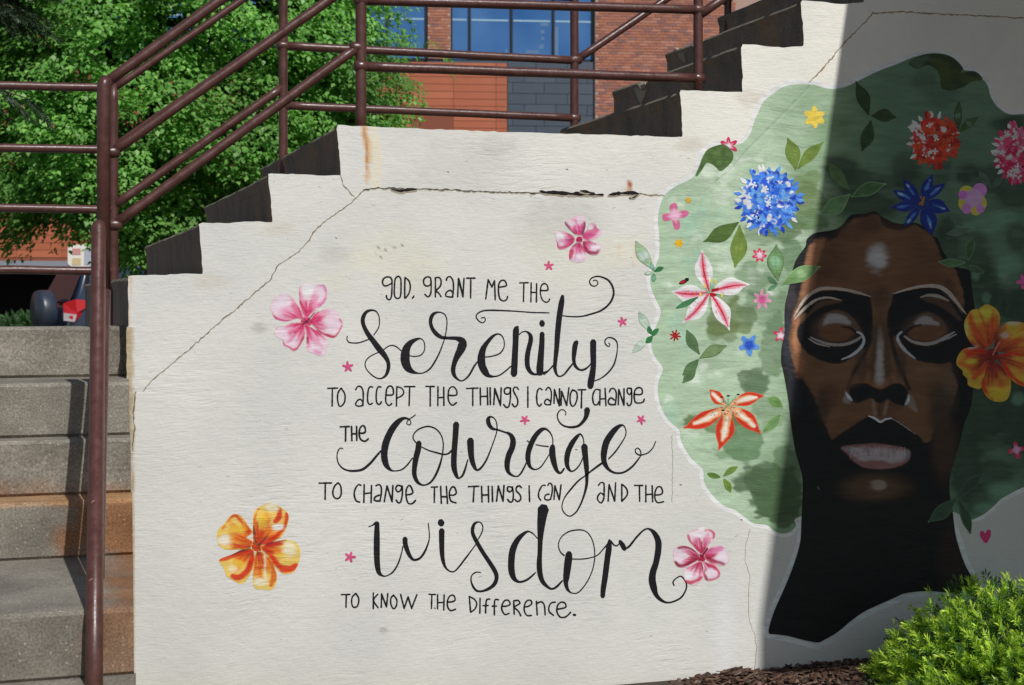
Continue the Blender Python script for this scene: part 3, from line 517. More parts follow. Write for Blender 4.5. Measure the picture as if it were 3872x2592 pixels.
def haircol(P):
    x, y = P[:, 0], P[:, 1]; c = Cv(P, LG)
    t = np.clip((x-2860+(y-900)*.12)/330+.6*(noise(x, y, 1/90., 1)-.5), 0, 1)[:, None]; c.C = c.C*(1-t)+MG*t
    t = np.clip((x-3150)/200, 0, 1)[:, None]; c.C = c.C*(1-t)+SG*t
    # pale dabs and mint washes at the left
    r = np.random.default_rng(3)
    for X, Y, R, a in [(2665, 655, 45, .6), (2780, 640, 45, .7), (2740, 740, 60, .35), (2560, 760, 30, .5), (2540, 1085, 22, .5), (2525, 1070, 20, .6), (2850, 1040, 28, .6), (2835, 1080, 20, .5), (2830, 1200, 34, .5), (2620, 1420, 40, .7), (2640, 1435, 30, .6), (2700, 1420, 24, .5), (2520, 1530, 26, .6), (2600, 1640, 34, .5), (2800, 1330, 18, .7), (2920, 1110, 26, .6), (3025, 870, 16, .8), (3030, 890, 24, .6), (2620, 890, 28, .5), (2740, 960, 40, .4), (2750, 1010, 36, .5), (2920, 640, 50, .3), (2870, 600, 20, .5), (2860, 680, 24, .5)]:
        c.blob(X, Y, R, R*.8, L(206, 220, 202), a*.6, rough=1.0); q = r.random(10)*6.283
        for j in range(3):
            X2, Y2 = X+r.normal(0, R*.5), Y+r.normal(0, R*.4); rr_ = R*(.35+.4*r.random()); t9 = np.arange(9)/9*6.283; rd = rr_*(.6+.6*r.random(9)); c.fill(np.c_[X2+rd*np.cos(t9), Y2+rd*.8*np.sin(t9)], L(214, 226, 210), 5, min(1, a*.9), 7)
    for X, Y, R in [(2600, 1000, 28), (2595, 860, 40), (2640, 820, 45), (2720, 830, 30), (2560, 1230, 40), (2600, 1300, 30), (2540, 1560, 40), (2640, 960, 24)]:
        c.blob(X, Y, R*.8, R*1.3, L(160, 202, 180), .45, rough=.8)
    for k in range(150):
        X, Y = 2470+r.random()*450, 500+r.random()*1450; w = 40+r.random()*90
        c.stroke([(X, Y, 8+r.random()*18), (X+w*.5, Y+(r.random()-.5)*50, 12), (X+w*.7, Y+(r.random()-.5)*90, 5)], LG*(.72+.5*r.random()), 6, .45, 6)
    # darker blocks
    olive = L(100, 118, 66)
    for X, Y, rx, ry, cc, a in [(2760, 1200, 90, 70, olive, .75), (2740, 1250, 60, 50, olive, .6), (2730, 1130, 60, 40, olive, .5), (2840, 1060, 70, 60, DG, .5), (2900, 1180, 90, 80, DG, .5), (2930, 1300, 50, 110, DG, .6),
                                (2840, 1440, 60, 50, L(84, 104, 78), .75), (2910, 1560, 60, 70, DG, .4), (2800, 1640, 90, 90, L(96, 132, 92), .8), (2640, 1590, 60, 30, L(84, 108, 58), .8), (2720, 1600, 80, 40, L(90, 118, 72), .7),
                                (2880, 1820, 90, 60, XG, .8), (2930, 1900, 90, 60, XG, .8), (2985, 1790, 60, 120, XG, .6), (2860, 1440, 40, 40, DG, .6), (3035, 700, 60, 50, L(110, 134, 84), .7), (3060, 760, 70, 60, L(104, 126, 78), .7), (3050, 840, 90, 40, L(100, 128, 84), .8), (2960, 870, 80, 40, L(96, 122, 80), .8), (2870, 880, 70, 40, L(96, 120, 78), .5),
                                (2990, 960, 40, 60, L(104, 134, 98), .7)]:
        t9 = np.arange(14)/14*6.283; rd = 1.05*(.72+.5*r.random(14)); c.fill(np.c_[X+rx*rd*np.cos(t9), Y+ry*rd*np.sin(t9)], cc, 9, a, 10)
    c.fill(np.array([(2808, 1766), (2905, 1770), (3000, 1760), (3030, 1860), (3030, 1960), (2990, 2000), (2940, 1995), (2895, 1965), (2860, 1955), (2852, 1900), (2830, 1850), (2812, 1820)]), L(76, 100, 68), 10, .85, 12, False)
    c.fill([(2700, 1700), (2810, 1700), (2830, 1740), (2720, 1740)], L(106, 138, 100), 8, .6, 12, False)
    for X, Y, rx, ry, a in [(3180, 640, 70, 60, .9), (3240, 700, 110, 60, .8), (3270, 780, 150, 60, .9), (3420, 640, 60, 60, .7), (3560, 640, 40, 70, .6), (3660, 660, 50, 40, .9), (3750, 680, 60, 60, .8), (3840, 740, 80, 60, .8), (3800, 470, 60, 30, .8), (3850, 470, 60, 40, .8), (3580, 950, 60, 120, .8), (3600, 870, 60, 60, .6), (3690, 890, 50, 40, .6), (3700, 1000, 60, 80, .8), (3720, 1090, 70, 80, .9), (3790, 1150, 90, 60, .9), (3860, 1180, 60, 90, .8), (3850, 900, 50, 60, .7), (3720, 1560, 90, 160, .95), (3850, 1560, 90, 200, .9), (3650, 1750, 70, 160, .95), (3760, 1790, 80, 60, .8), (3690, 1880, 60, 60, .7), (4000, 1400, 200, 500, .8), (3500, 300, 50, 40, .5), (3560, 360, 60, 50, .3), (3360, 690, 60, 30, .5), (3460, 690, 80, 60, .6)]:
        c.blob(X, Y, rx, ry, SDG, a*.9, 1.1, rough=.25)
    for X, Y, rx, ry in [(3820, 1000, 50, 40), (3740, 850, 60, 40), (3800, 820, 50, 24), (3650, 860, 40, 20), (3790, 1850, 60, 30), (3720, 1920, 40, 20), (3690, 1040, 16, 22), (3795, 1035, 22, 26), (3730, 1130, 18, 24), (3850, 1510, 26, 26), (3420, 960, 10, 10)]:
        c.blob(X, Y, rx, ry, S(60, 82, 66), .6, rough=.3)
    for k in range(60):
        X, Y = 3180+r.random()*680, 260+r.random()*900; w = 40+r.random()*90
        c.stroke([(X, Y, 8+r.random()*16), (X+w, Y+(r.random()-.5)*20, 6)], S(50, 66, 53)*(.75+.5*r.random()), 6, .3, 8)
    for p in ([(2640, 900), (2646, 1200)], ): c.stroke(np.c_[np.array(p), [4, 4]], DG, 3, .2)
    ck = [(2533, 742), (2600, 740), (2640, 740), (2700, 690), (2760, 640), (2820, 570), (2870, 520), (2960, 430), (3020, 370), (3060, 325)]
    c.stroke(np.c_[np.array(ck), [3]*len(ck)], L(90, 112, 84), 3, .6, 2)
    c.stroke(np.c_[np.array(ck)+[0, 7], [6]*len(ck)], L(196, 212, 190), 4, .35, 3)
    # hairline shadow of the head
    return c.C
port = None
rim = Sheet('white_outline', 4)
hp = cr(HAIR[:88], False, 8); ctr = np.array([3300, 1100.])
for seg in (HAIR[:87],):
    w = 30+8*(noise(np.arange(len(seg)), 0*np.arange(len(seg)), .5, 3)-.5)
    rim.ribbon(np.c_[seg, w], L(232, 236, 244), jit=1.5, step=8)
rim.ribbon(np.array([(3024, 1958, 6), (3026, 1975, 12), (3020, 2050, 16), (3002, 2112, 18), (2966, 2200, 18), (2914, 2318, 20), (2894, 2392, 20), (2920, 2409, 18), (2976, 2418, 18), (3044, 2435, 18), (3093, 2444, 20), (3168, 2403, 20), (3221, 2359, 20), (3274, 2324, 18), (3380, 2276, 18), (3424, 2258, 14), (3499, 2248, 14), (3600, 2254, 12)]), L(226, 232, 242), jit=1.2)
rim.ribbon(np.array([(3600, 1940, 10), (3606, 1975, 18), (3622, 2030, 24), (3641, 2090, 26), (3661, 2145, 28), (3690, 2195, 30), (3720, 2240, 30)]), L(226, 232, 242), jit=1.2)
rim.build(M_ART, wall)
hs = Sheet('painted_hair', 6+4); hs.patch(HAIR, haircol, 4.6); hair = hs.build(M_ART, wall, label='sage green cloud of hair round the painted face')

BLK = np.array([.018, .018, .019])
def facecol(P):
    x, y = P[:, 0], P[:, 1]; c = Cv(P, BLK)
    BR, BRD, BRL, GY = np.array([.205, .105, .056]), np.array([.115, .062, .038]), np.array([.32, .155, .08]), np.array([.50, .46, .45])
    f = pts('3086,903 3056,940 3043,980 3030,1080 3023,1113 3003,1180 2990,1230 2981,1280 2990,1333 3006,1383 3046,1450 3073,1493 3096,1543 3116,1600 3143,1663 3153,1663 3193,1630 3253,1590 3290,1576 3330,1598 3373,1582 3419,1613 3473,1653 3496,1676 3522,1663 3532,1623 3566,1576 3599,1526 3616,1483 3619,1450 3599,1400 3596,1340 3620,1240 3640,1190 3642,1113 3619,1040 3612,1016 3579,1000 3560,976 3529,900 3492,870 3462,850 3432,863 3396,872 3353,865 3333,845 3316,816 3266,823 3226,830 3200,856 3166,893 3133,912 3106,905')
    c.blob(2984, 1290, 26, 110, L(60, 62, 74), .8, rough=.6); c.blob(2990, 1130, 24, 60, L(70, 64, 70), .8, rough=.6); c.blob(3000, 1480, 30, 90, L(52, 54, 62), .6)  # grey-blue sheen of the sunlit left edge, put into the paint colour
    c.fill(f, BR, 8, 1, 3)
    n = noise(x, y, 1/70., 6)[:, None]; m = ((c.C[:, 0] > .1)*1.0)[:, None]; c.C *= 1+m*(n-.5)*.45
    c.blob(3330, 960, 150, 110, np.array([.235, .115, .058]), .6); c.blob(3300, 1060, 160, 40, np.array([.20, .095, .05]), .5); c.blob(3480, 1060, 110, 30, np.array([.21, .09, .045]), .6)
    c.blob(3130, 990, 50, 90, np.array([.12, .055, .035]), .5)
    c.blob(3220, 880, 60, 40, BRD, .7); c.blob(3290, 850, 50, 40, np.array([.12, .06, .035]), .7)
    c.fill(pts('3092,903 3070,930 3056,960 3046,1010 3040,1080 3030,1120 3060,1120 3075,1080 3090,1000 3112,930 3118,905'), L(176, 122, 90), 14, .8, 5)
    c.blob(3014, 1290, 18, 60, L(190, 130, 94), .8, rough=.5); c.blob(3022, 1380, 20, 50, L(170, 112, 80), .7, rough=.5); c.blob(3010, 1210, 14, 40, L(180, 124, 92), .7)
    c.blob(3317, 975, 42, 52, np.array([.62, .60, .60]), .85, 1.0, rough=.35); c.blob(3325, 980, 26, 34, np.array([.72, .70, .70]), .6, rough=.4)
    # cheeks
    c.blob(3160, 1470, 90, 60, np.array([.19, .092, .05]), .5); c.blob(3130, 1500, 40, 60, BRD, .6); c.blob(3200, 1600, 60, 34, np.array([.2, .09, .045]), .5)
    c.blob(3530, 1420, 80, 60, np.array([.21, .11, .062]), .6); c.blob(3560, 1510, 60, 70, np.array([.085, .06, .042]), .8); c.blob(3480, 1570, 70, 50, np.array([.19, .085, .042]), .5); c.blob(3585, 1440, 26, 60, np.array([.19, .13, .09]), .4)
    # left brow and socket
    E1 = pts('3003,1212 3030,1160 3062,1122 3090,1106 3120,1099 3183,1100 3233,1112 3284,1119 3297,1163 3301,1230 3297,1290 3270,1318 3235,1345 3183,1373 3146,1375 3100,1362 3060,1342 3033,1312 3012,1274 3016,1240 3034,1214 3050,1190 3030,1185')
    c.fill(E1, BLK, 5, 1, 2)
    E2 = pts('3379,1113 3419,1100 3482,1090 3532,1090 3566,1100 3589,1123 3622,1166 3646,1193 3690,1205 3690,1400 3625,1400 3602,1372 3560,1377 3532,1375 3466,1363 3429,1330 3406,1290 3386,1270 3359,1272 3353,1200 3368,1150')
    c.fill(E2, BLK, 5, 1, 2)
    c.fill(pts('3052,1190 3085,1152 3130,1134 3185,1138 3150,1150 3110,1160 3075,1180 3040,1215 3022,1222'), np.array([.15, .085, .05]), 8, .9, 2)
    c.fill(pts('3484,1130 3520,1120 3560,1128 3598,1154 3634,1210 3606,1198 3570,1168 3530,1150'), np.array([.13, .075, .048]), 8, .9, 2)
    # lids
    for X, Y in ((3158, 1246), (3500, 1250)):
        c.blob(X, Y, 84, 56, np.array([.085, .058, .045]), .95, 1.6)
    c.fill(pts('3092,1240 3100,1210 3125,1183 3165,1171 3208,1187 3238,1222 3262,1264 3240,1268 3212,1238 3180,1232 3140,1232 3112,1246'), np.array([.17, .10, .065]), 7, .9, 2)
    c.fill(pts('3428,1262 3445,1226 3470,1196 3505,1180 3545,1196 3580,1236 3570,1262 3545,1240 3505,1238 3465,1240 3445,1256'), np.array([.17, .10, .065]), 7, .9, 2)
    c.fill(pts('3108,1226 3122,1200 3158,1185 3193,1195 3218,1224 3190,1230 3153,1226 3125,1232'), np.array([.48, .44, .44]), 9, .9, 5)
    c.fill(pts('3458,1226 3478,1203 3508,1194 3534,1211 3552,1231 3516,1238 3482,1235'), np.array([.46, .42, .42]), 9, .9, 5)
    c.blob(3160, 1257, 54, 30, np.array([.21, .095, .048]), 1, 2.4); c.blob(3500, 1259, 58, 27, np.array([.21, .095, .048]), 1, 2.4)
    c.stroke(pts('3183,1236,5 3216,1242,9 3240,1262,10 3256,1280,8'), BLK, 3); c.stroke(pts('3482,1228,5 3450,1238,9 3428,1256,10 3410,1276,10'), BLK, 3)
    c.fill(pts('3060,1290 3106,1306 3150,1314 3200,1312 3240,1296 3256,1278 3256,1310 3225,1340 3180,1362 3130,1362 3080,1345'), BLK, 6, 1)
    c.fill(pts('3420,1282 3450,1304 3496,1312 3545,1304 3590,1282 3606,1300 3596,1355 3540,1368 3480,1358 3440,1330'), BLK, 6, 1)
    # nose
    c.fill(pts('3300,1240 3355,1240 3362,1300 3372,1380 3400,1440 3330,1460 3255,1440 3285,1380 3296,1310'), np.array([.12, .07, .042]), 14, .9)
    c.blob(3262, 1425, 34, 34, BRL, .8, rough=.4); c.blob(3398, 1428, 34, 34, BRL, .8, rough=.4); c.blob(3330, 1450, 40, 26, BRL, .8)
    c.stroke(pts('3285,1250,10 3284,1300,14 3262,1350,16 3228,1410,16 3204,1470,12'), np.array([.03, .026, .024]), 10, .95)
    c.stroke(pts('3366,1250,14 3374,1300,16 3390,1360,18 3412,1410,16 3436,1470,14'), np.array([.03, .026, .024]), 10, .95)
    c.stroke(pts('3326,1236,8 3328,1290,22 3326,1350,28 3325,1400,34 3326,1438,38'), np.array([.40, .34, .31]), 10, .95, 2); c.stroke(pts('3326,1330,10 3325,1400,16 3326,1435,18'), np.array([.52, .48, .47]), 8, .8, 2)
    NB = pts('3213,1466 3230,1452 3273,1450 3299,1463 3330,1472 3353,1462 3383,1450 3413,1456 3434,1488 3424,1533 3383,1526 3356,1510 3330,1525 3306,1516 3293,1506 3240,1525 3220,1513 3210,1490')
    c.fill(NB, BLK, 5)
    c.fill(pts('3196,1494 3216,1518 3214,1528 3186,1520'), np.array([.34, .30, .28]), 6, .8); c.fill(pts('3434,1500 3450,1500 3462,1530 3468,1560 3450,1550 3430,1530'), np.array([.33, .25, .21]), 6, .85)
    c.stroke(pts('3198,1486,6 3210,1504,12 3220,1514,5'), np.array([.72, .76, .82]), 3); c.stroke(pts('3435,1494,4 3434,1512,11 3423,1531,5'), np.array([.72, .76, .82]), 3)
    c.stroke(pts('3300,1514,10 3304,1540,18 3308,1566,14'), np.array([.33, .23, .17]), 8, .8, 2); c.stroke(pts('3356,1520,10 3350,1540,14 3344,1566,10'), np.array([.33, .23, .17]), 8, .8, 2); c.stroke(pts('3326,1530,8 3326,1570,12'), np.array([.08, .045, .03]), 8, .7)
    # soft planes: temples, brow bridge, sides of the nose, cheekbones, jaw
    for X, Y, rx_b, ry_b, cc_, a_ in [(3336, 1130, 34, 60, (.10, .058, .036), .6), (3330, 1240, 30, 50, (.12, .07, .045), .6), (3255, 1390, 26, 60, (.075, .05, .038), .7), (3405, 1385, 24, 60, (.07, .048, .036), .7), (3120, 1420, 60, 26, (.27, .14, .078), .5), (3190, 1440, 50, 30, (.25, .125, .07), .45), (3500, 1410, 60, 24, (.26, .14, .085), .5), (3110, 1540, 26, 60, (.07, .045, .032), .7), (3550, 1580, 40, 60, (.06, .044, .034), .8), (3240, 1560, 50, 24, (.25, .12, .06), .45), (3420, 1570, 44, 26, (.24, .12, .062), .45), (3590, 1100, 24, 50, (.12, .06, .035), .6), (3190, 1020, 40, 60, (.15, .075, .043), .4), (3470, 960, 50, 60, (.15, .08, .046), .5)]:
        c.blob(X, Y, rx_b, ry_b, np.array(cc_), a_, rough=.35)
    # mouth
    c.fill(pts('3150,1664 3193,1632 3253,1594 3290,1577 3310,1588 3330,1600 3350,1590 3375,1584 3419,1614 3460,1640 3484,1660 3484,1690 3450,1700 3400,1684 3330,1676 3280,1680 3230,1684 3165,1684'), BLK, 4, 1, 1)
    c.fill(pts('3180,1690 3235,1682 3290,1679 3340,1680 3400,1690 3440,1706 3438,1738 3400,1764 3340,1774 3280,1771 3238,1752 3205,1722'), np.array([.36, .17, .165]), 5, 1, 2)
    c.fill(pts('3214,1694 3300,1698 3400,1703 3432,1714 3424,1736 3380,1748 3300,1744 3240,1732'), np.array([.55, .48, .50]), 12, .85, 8); c.fill(pts('3184,1690 3215,1688 3232,1712 3210,1716'), np.array([.26, .26, .28]), 8, .8, 6); c.fill(pts('3424,1704 3442,1708 3438,1734 3420,1738'), np.array([.26, .27, .30]), 8, .8, 6)
    r = np.random.default_rng(5)
    for k in range(130):
        X = 3212+r.random()*215; Y = 1688+r.random()*30; c.stroke([(X, Y, 3), (X+r.random()*2, Y+10+r.random()*16, 2)], (np.array([.62, .56, .58]) if r.random() < .6 else np.array([.33, .19, .18]))*(.7+.5*r.random()), 2, .5)
    # chin, jaw, neck sheen
    c.blob(3310, 1846, 130, 56, np.array([.13, .075, .042]), .9); c.blob(3318, 1836, 30, 22, np.array([.36, .27, .22]), .9, 1.2, rough=.6)
    c.blob(3570, 1690, 50, 130, np.array([.085, .048, .034]), .9); c.blob(3600, 2120, 60, 160, np.array([.04, .026, .022]), .8); c.blob(3360, 1930, 260, 40, np.array([.022, .02, .02]), .8)
    c.stroke(pts('3090,1840,2 3096,1850,4'), np.array([.4, .4, .4]), 2, .7)
    return c.C
fs = Sheet('painted_face', 50); fs.patch(FACE, facecol, 3.8); face = fs.build(M_ART, wall, label='dark brown painted face with closed eyes, long black neck')
fl = Sheet('face_highlight', 54)
g1, g2, g3 = np.array([.60, .50, .42]), np.array([.66, .68, .72]), np.array([.46, .40, .36])
for s_, cc in [('3003,1196,5 3022,1162,9 3048,1126,11 3085,1100,13 3125,1091,12 3190,1096,11 3245,1108,9 3290,1122,4', g1), ('3004,1208,4 3024,1185,9 3052,1158,11 3088,1134,10 3130,1126,7 3180,1136,4', g1),
               ('3378,1111,4 3430,1095,9 3490,1083,12 3545,1084,15 3582,1104,16 3612,1138,12 3634,1166,9 3652,1188,4', g1), ('3480,1125,4 3510,1117,10 3550,1122,12 3587,1139,4', g3),
               ('3064,1276,5 3106,1294,10 3146,1304,11 3193,1303,11 3233,1289,11 3256,1274,9', g3), ('3056,1281,3 3090,1300,7 3136,1312,4', g3), ('3240,1256,6 3258,1266,9 3266,1290,11 3252,1318,12 3220,1344,11 3182,1360,4', g2*.9),
               ('3419,1272,8 3449,1292,11 3496,1302,12 3539,1294,12 3576,1274,10 3608,1256,4', g3), ('3560,1290,4 3590,1277,7 3616,1264,4', g2*.6), ('3408,1256,7 3393,1273,11 3401,1300,12 3426,1330,12 3460,1357,4', g2*.85),
               ('3284,1574,4 3308,1583,10 3328,1596,9 3345,1587,8 3371,1582,6', g2*1.15), ('3371,1583,3 3400,1600,3 3460,1642,2', g3)]:
    p = pts(s_); c2 = lambda P_, cc=cc: cc
    fl.ribbon(p, cc, jit=.8)
fl.build(M_ART, wall, label='grey and white lines shaping brows, eyelids and lip')

# --- leaves
def leafpoly(x0, y0, x1, y1, w, bend=.12):
    a = np.array([x0, y0]); b = np.array([x1, y1]); d = b-a; nn = np.array([-d[1], d[0]])/np.hypot(*d)
    u = np.linspace(0, 1, 9); prof = np.array([0, .22, .62, .92, 1, .88, .62, .3, 0])*w/2; m = a+d*u[:, None]+nn*(np.sin(u*math.pi)*bend*w)[:, None]
    return np.vstack([m+nn*prof[:, None], (m-nn*prof[:, None])[-2:0:-1]]), m
def leaf(sh, s, ox, oy, col, edge=None, rib=None, inner=None, bend=.12, sc=K, ew=3.5):
    x0, y0, x1, y1, w = [float(v) for v in s.split(',')]; x0, x1 = ox+x0/sc, ox+x1/sc; y0, y1 = oy+y0/sc, oy+y1/sc; w /= sc
    poly, mid = leafpoly(x0, y0, x1, y1, w, bend)
    def f(P):
        c = Cv(P, col); c.C *= (.82+.36*noise(P[:, 0], P[:, 1], .05, 3))[:, None]
        if inner is not None: c.blob(mid[4, 0], mid[4, 1], w*.32, w*.32, inner, .75, rough=1)
        c.stroke(np.c_[mid[1:-1], np.full(7, 2.5)], rib if rib is not None else col*.7, 2, .6)
        if edge is not None: c.stroke(np.c_[np.vstack([poly, poly[:1]]), np.full(len(poly)+1, ew)], edge, 2, .9)
        return c.C
    sh.patch(poly, f, 3)
def leaves(label, items, ox, oy, base=40, sc=K):
    sh = Sheet('painted_leaves', base)
    for s, kw in items: leaf(sh, s, ox, oy, sc=sc, **kw)
    sh.build(M_ART, wall, label=label)
OL, OLD, EM, PAL, SAGE = L(112, 136, 62), L(82, 110, 52), L(54, 122, 70), L(204, 220, 204), L(88, 118, 78)
leaves('pair of olive leaves above the blue flower', [('1790,50,1890,440,170', dict(col=OL, bend=-.1)), ('2220,100,1900,430,130', dict(col=OL))], 2380, 500)
leaves('two dark olive leaves below the blue flower', [('830,1250,1245,1020,180', dict(col=OLD)), ('1190,1560,1250,1050,190', dict(col=OL, inner=L(130, 150, 70)))], 2380, 500)
leaves('glossy light green leaves at the temple', [('1670,60,1690,490,190', dict(col=L(112, 150, 98), edge=L(74, 96, 54), inner=L(150, 200, 160))), ('2190,320,1720,540,170', dict(col=L(120, 156, 100), edge=L(146, 190, 134), inner=L(164, 196, 152))), ('1560,430,1690,530,60', dict(col=L(88, 130, 94))), ('1550,600,1690,520,50', dict(col=L(96, 150, 110)))], 2380, 900, 58)
leaves('three muted green leaves below the lily', [('640,1020,800,1330,120', dict(col=SAGE)), ('1120,1220,785,1375,130', dict(col=L(120, 146, 98), edge=L(84, 108, 64))), ('585,1570,790,1370,120', dict(col=SAGE)), ('590,1660,760,1440,110', dict(col=SAGE))], 2380, 900)
leaves('green leaf under the white lily', [('490,815,800,660,64', dict(col=L(66, 130, 84), edge=L(50, 104, 62)))], 2380, 900, 30)
leaves('pale leaves and small emerald leaves, upper left edge of the hair', [('60,10,275,365,140', dict(col=L(166, 194, 158), edge=L(120, 146, 116), inner=L(206, 222, 222))), ('240,262,285,390,46', dict(col=L(150, 190, 180), edge=EM)), ('405,333,275,390,58', dict(col=EM)), ('155,410,275,385,44', dict(col=PAL, edge=EM)), ('270,520,270,390,56', dict(col=L(120, 170, 140), edge=EM))], 2380, 900)
leaves('pale leaves and small emerald leaves, lower left edge of the hair', [('95,812,255,1070,100', dict(col=L(180, 206, 186), edge=L(150, 180, 150), inner=PAL)), ('5,1325,225,1100,90', dict(col=L(196, 214, 196), edge=L(160, 186, 150), inner=L(218, 228, 224))), ('207,988,262,1110,56', dict(col=EM)), ('340,1020,250,1130,60', dict(col=EM)), ('172,1200,265,1105,70', dict(col=EM))], 2380, 900)
leaves('olive three-leaf sprig low in the hair', [('860,1225,1050,1280,66', dict(col=L(96, 130, 58))), ('1250,1145,1055,1275,74', dict(col=L(112, 142, 66))), ('1155,1470,1060,1280,80', dict(col=L(110, 138, 58)))], 2380, 1380)
leaves('outlined leaves beside the orange lily', [('1540,370,1755,495,130', dict(col=L(112, 150, 84), edge=L(170, 200, 160), bend=-.1)), ('1745,530,1490,790,120', dict(col=L(112, 148, 92), edge=L(164, 194, 156), bend=-.1))], 2380, 1380)
DL = S(27, 37, 21)
leaves('dark three-leaf sprig at the upper hair', [('425,375,580,785,150', dict(col=DL, edge=S(22, 30, 20), bend=-.1)), ('900,800,600,780,150', dict(col=DL)), ('490,1195,605,820,150', dict(col=DL))], 3092, 180)
leaves('two dark leaves beside the red flower head', [('1610,575,1595,970,90', dict(col=S(34, 46, 30), edge=S(22, 32, 22), inner=S(60, 82, 66))), ('1845,780,1590,975,100', dict(col=S(36, 50, 30), inner=S(58, 78, 60)))], 3092, 180)
leaves('large outlined leaves above the hairline', [('105,10,370,370,150', dict(col=S(46, 62, 38), edge=S(34, 50, 30))), ('790,285,370,440,150', dict(col=S(40, 58, 36), edge=S(74, 98, 68), ew=4)), ('10,640,370,400,190', dict(col=S(52, 72, 48), edge=S(76, 100, 72), ew=4))], 3092, 600)
leaves('small outlined leaves at the right temple', [('1345,1170,1690,1180,100', dict(col=S(44, 62, 42), edge=S(66, 88, 66))), ('1772,868,1705,1175,100', dict(col=S(34, 52, 30), edge=S(60, 82, 58))), ('1700,1200,1900,1310,80', dict(col=S(36, 52, 34), edge=S(58, 78, 58)))], 3092, 600, 58)
leaves('faint grey-green leaves right of the blue flower', [('1480,600,1660,780,80', dict(col=S(46, 60, 50))), ('1425,860,1745,790,90', dict(col=S(48, 60, 50))), ('1820,120,1975,340,90', dict(col=S(46, 58, 50))), ('2125,180,1975,360,80', dict(col=S(44, 56, 48)))], 3092, 600)
leaves('dark three-leaf sprig at the right of the neck', [('1045,550,780,800,100', dict(col=S(28, 38, 30), edge=S(42, 58, 46))), ('495,1025,780,785,130', dict(col=S(30, 42, 32), edge=S(48, 66, 52))), ('912,1155,790,800,90', dict(col=S(28, 40, 28), edge=S(44, 60, 46)))], 3300, 1560, 58, 2.449)
leaves('outlined leaf above the orange hibiscus', [('1195,180,1200,470,110', dict(col=S(26, 36, 26), edge=S(38, 50, 40)))], 3400, 1050)
tops = Sheet('painted_leaves', 40)
def topcol(P):
    c = Cv(P, S(25, 33, 22)); c.blob(3560, 280, 60, 60, S(36, 44, 20), .8, rough=1); c.blob(3670, 300, 40, 20, S(40, 48, 24), .8, rough=1); c.blob(3470, 230, 40, 26, S(38, 52, 38), .8, rough=1); return c.C
tops.patch(pts('1030,170 1150,100 1300,72 1450,84 1560,144 1650,240 1622,285 1780,272 1870,362 1750,385 1650,450 1500,490 1400,450 1390,350 1340,250 1250,205 1130,245 1060,215', 3092, 180, K), topcol, 4)
tops.build(M_ART, wall, label='dark leaf cluster at the crown of the hair')
gl = Sheet('painted_leaves', 40)
def gcol(P):
    c = Cv(P, L(84, 112, 60)); c.C *= (.75+.5*noise(P[:, 0], P[:, 1], .06, 3))[:, None]; return c.C
gl.patch(pts('1050,140 900,190 840,270 800,370 740,520 770,500 830,420 880,350 960,380 1030,440 1100,400 1170,320 1175,240 1120,170', 2380, 500, K), gcol, 4)
gl.build(M_ART, wall, label='dark green leaf patch under the small crimson flower')

# --- flowers
def fpoly(s, ox, oy, sc): return pts(s, ox, oy, sc)[:, :2]
def RR(petals, ox, oy, sc, cx, cy): return max(np.hypot(fpoly(s, ox, oy, sc)[:, 0]-cx, fpoly(s, ox, oy, sc)[:, 1]-cy).max() for s in petals)
def flower(label, petals, centre, ox, oy, sc, deep, light, pale, strokes=(), blobs=(), base=26, h=3, rays=True, halo=None):
    sh = Sheet('painted_flower', base); cx, cy = ox+centre[0]/sc, oy+centre[1]/sc
    t_ = np.linspace(0, 2*math.pi, 16, endpoint=False); sh.patch(np.c_[cx+.13*RR(petals, ox, oy, sc, cx, cy)*np.cos(t_), cy+.13*RR(petals, ox, oy, sc, cx, cy)*np.sin(t_)], lambda P: deep*(.5+.8*noise(P[:, 0], P[:, 1], .2, 3))[:, None], 2.5)
    for k, s in enumerate(petals):
        poly = fpoly(s, ox, oy, sc); R = np.hypot(poly[:, 0]-cx, poly[:, 1]-cy).max(); pc = poly.mean(0)
        def f(P):
            d = np.hypot(P[:, 0]-cx, P[:, 1]-cy)/R; an = np.arctan2(P[:, 1]-cy, P[:, 0]-cx)
            st = noise(an*7, d*1.2, 1.9, k); t = np.clip((d-.22+.5*(st-.5))/.34, 0, 1)[:, None]; c = Cv(P, 0)
            u = np.clip((d-.5+.5*(noise(an*5, d*3, 1.3, k+5)-.5))/.3, 0, 1)[:, None]
            c.C = (deep*(1-t)+light*t)*(1-u)+pale*u*1.0
            if halo is not None:
                dd, _ = sd(P, cr(poly, True, 6)); q = np.clip(1-dd/5, 0, 1)[:, None]*.8; c.C = c.C*(1-q)+halo*q
            for (ps, col, so_, a) in strokes: c.stroke(pts(ps, ox, oy, sc), col, so_, a, 3)
            for (bx, by, rx, ry, col, a) in blobs: c.blob(ox+bx/sc, oy+by/sc, rx/sc, ry/sc, col, a, rough=.8)
            return c.C
        sh.patch(poly, f, h)
    return sh
MAG, PNK, PPL, WHT, PLM = L(190, 40, 84), L(226, 150, 180), L(236, 206, 218), L(238, 230, 236), L(84, 24, 48)
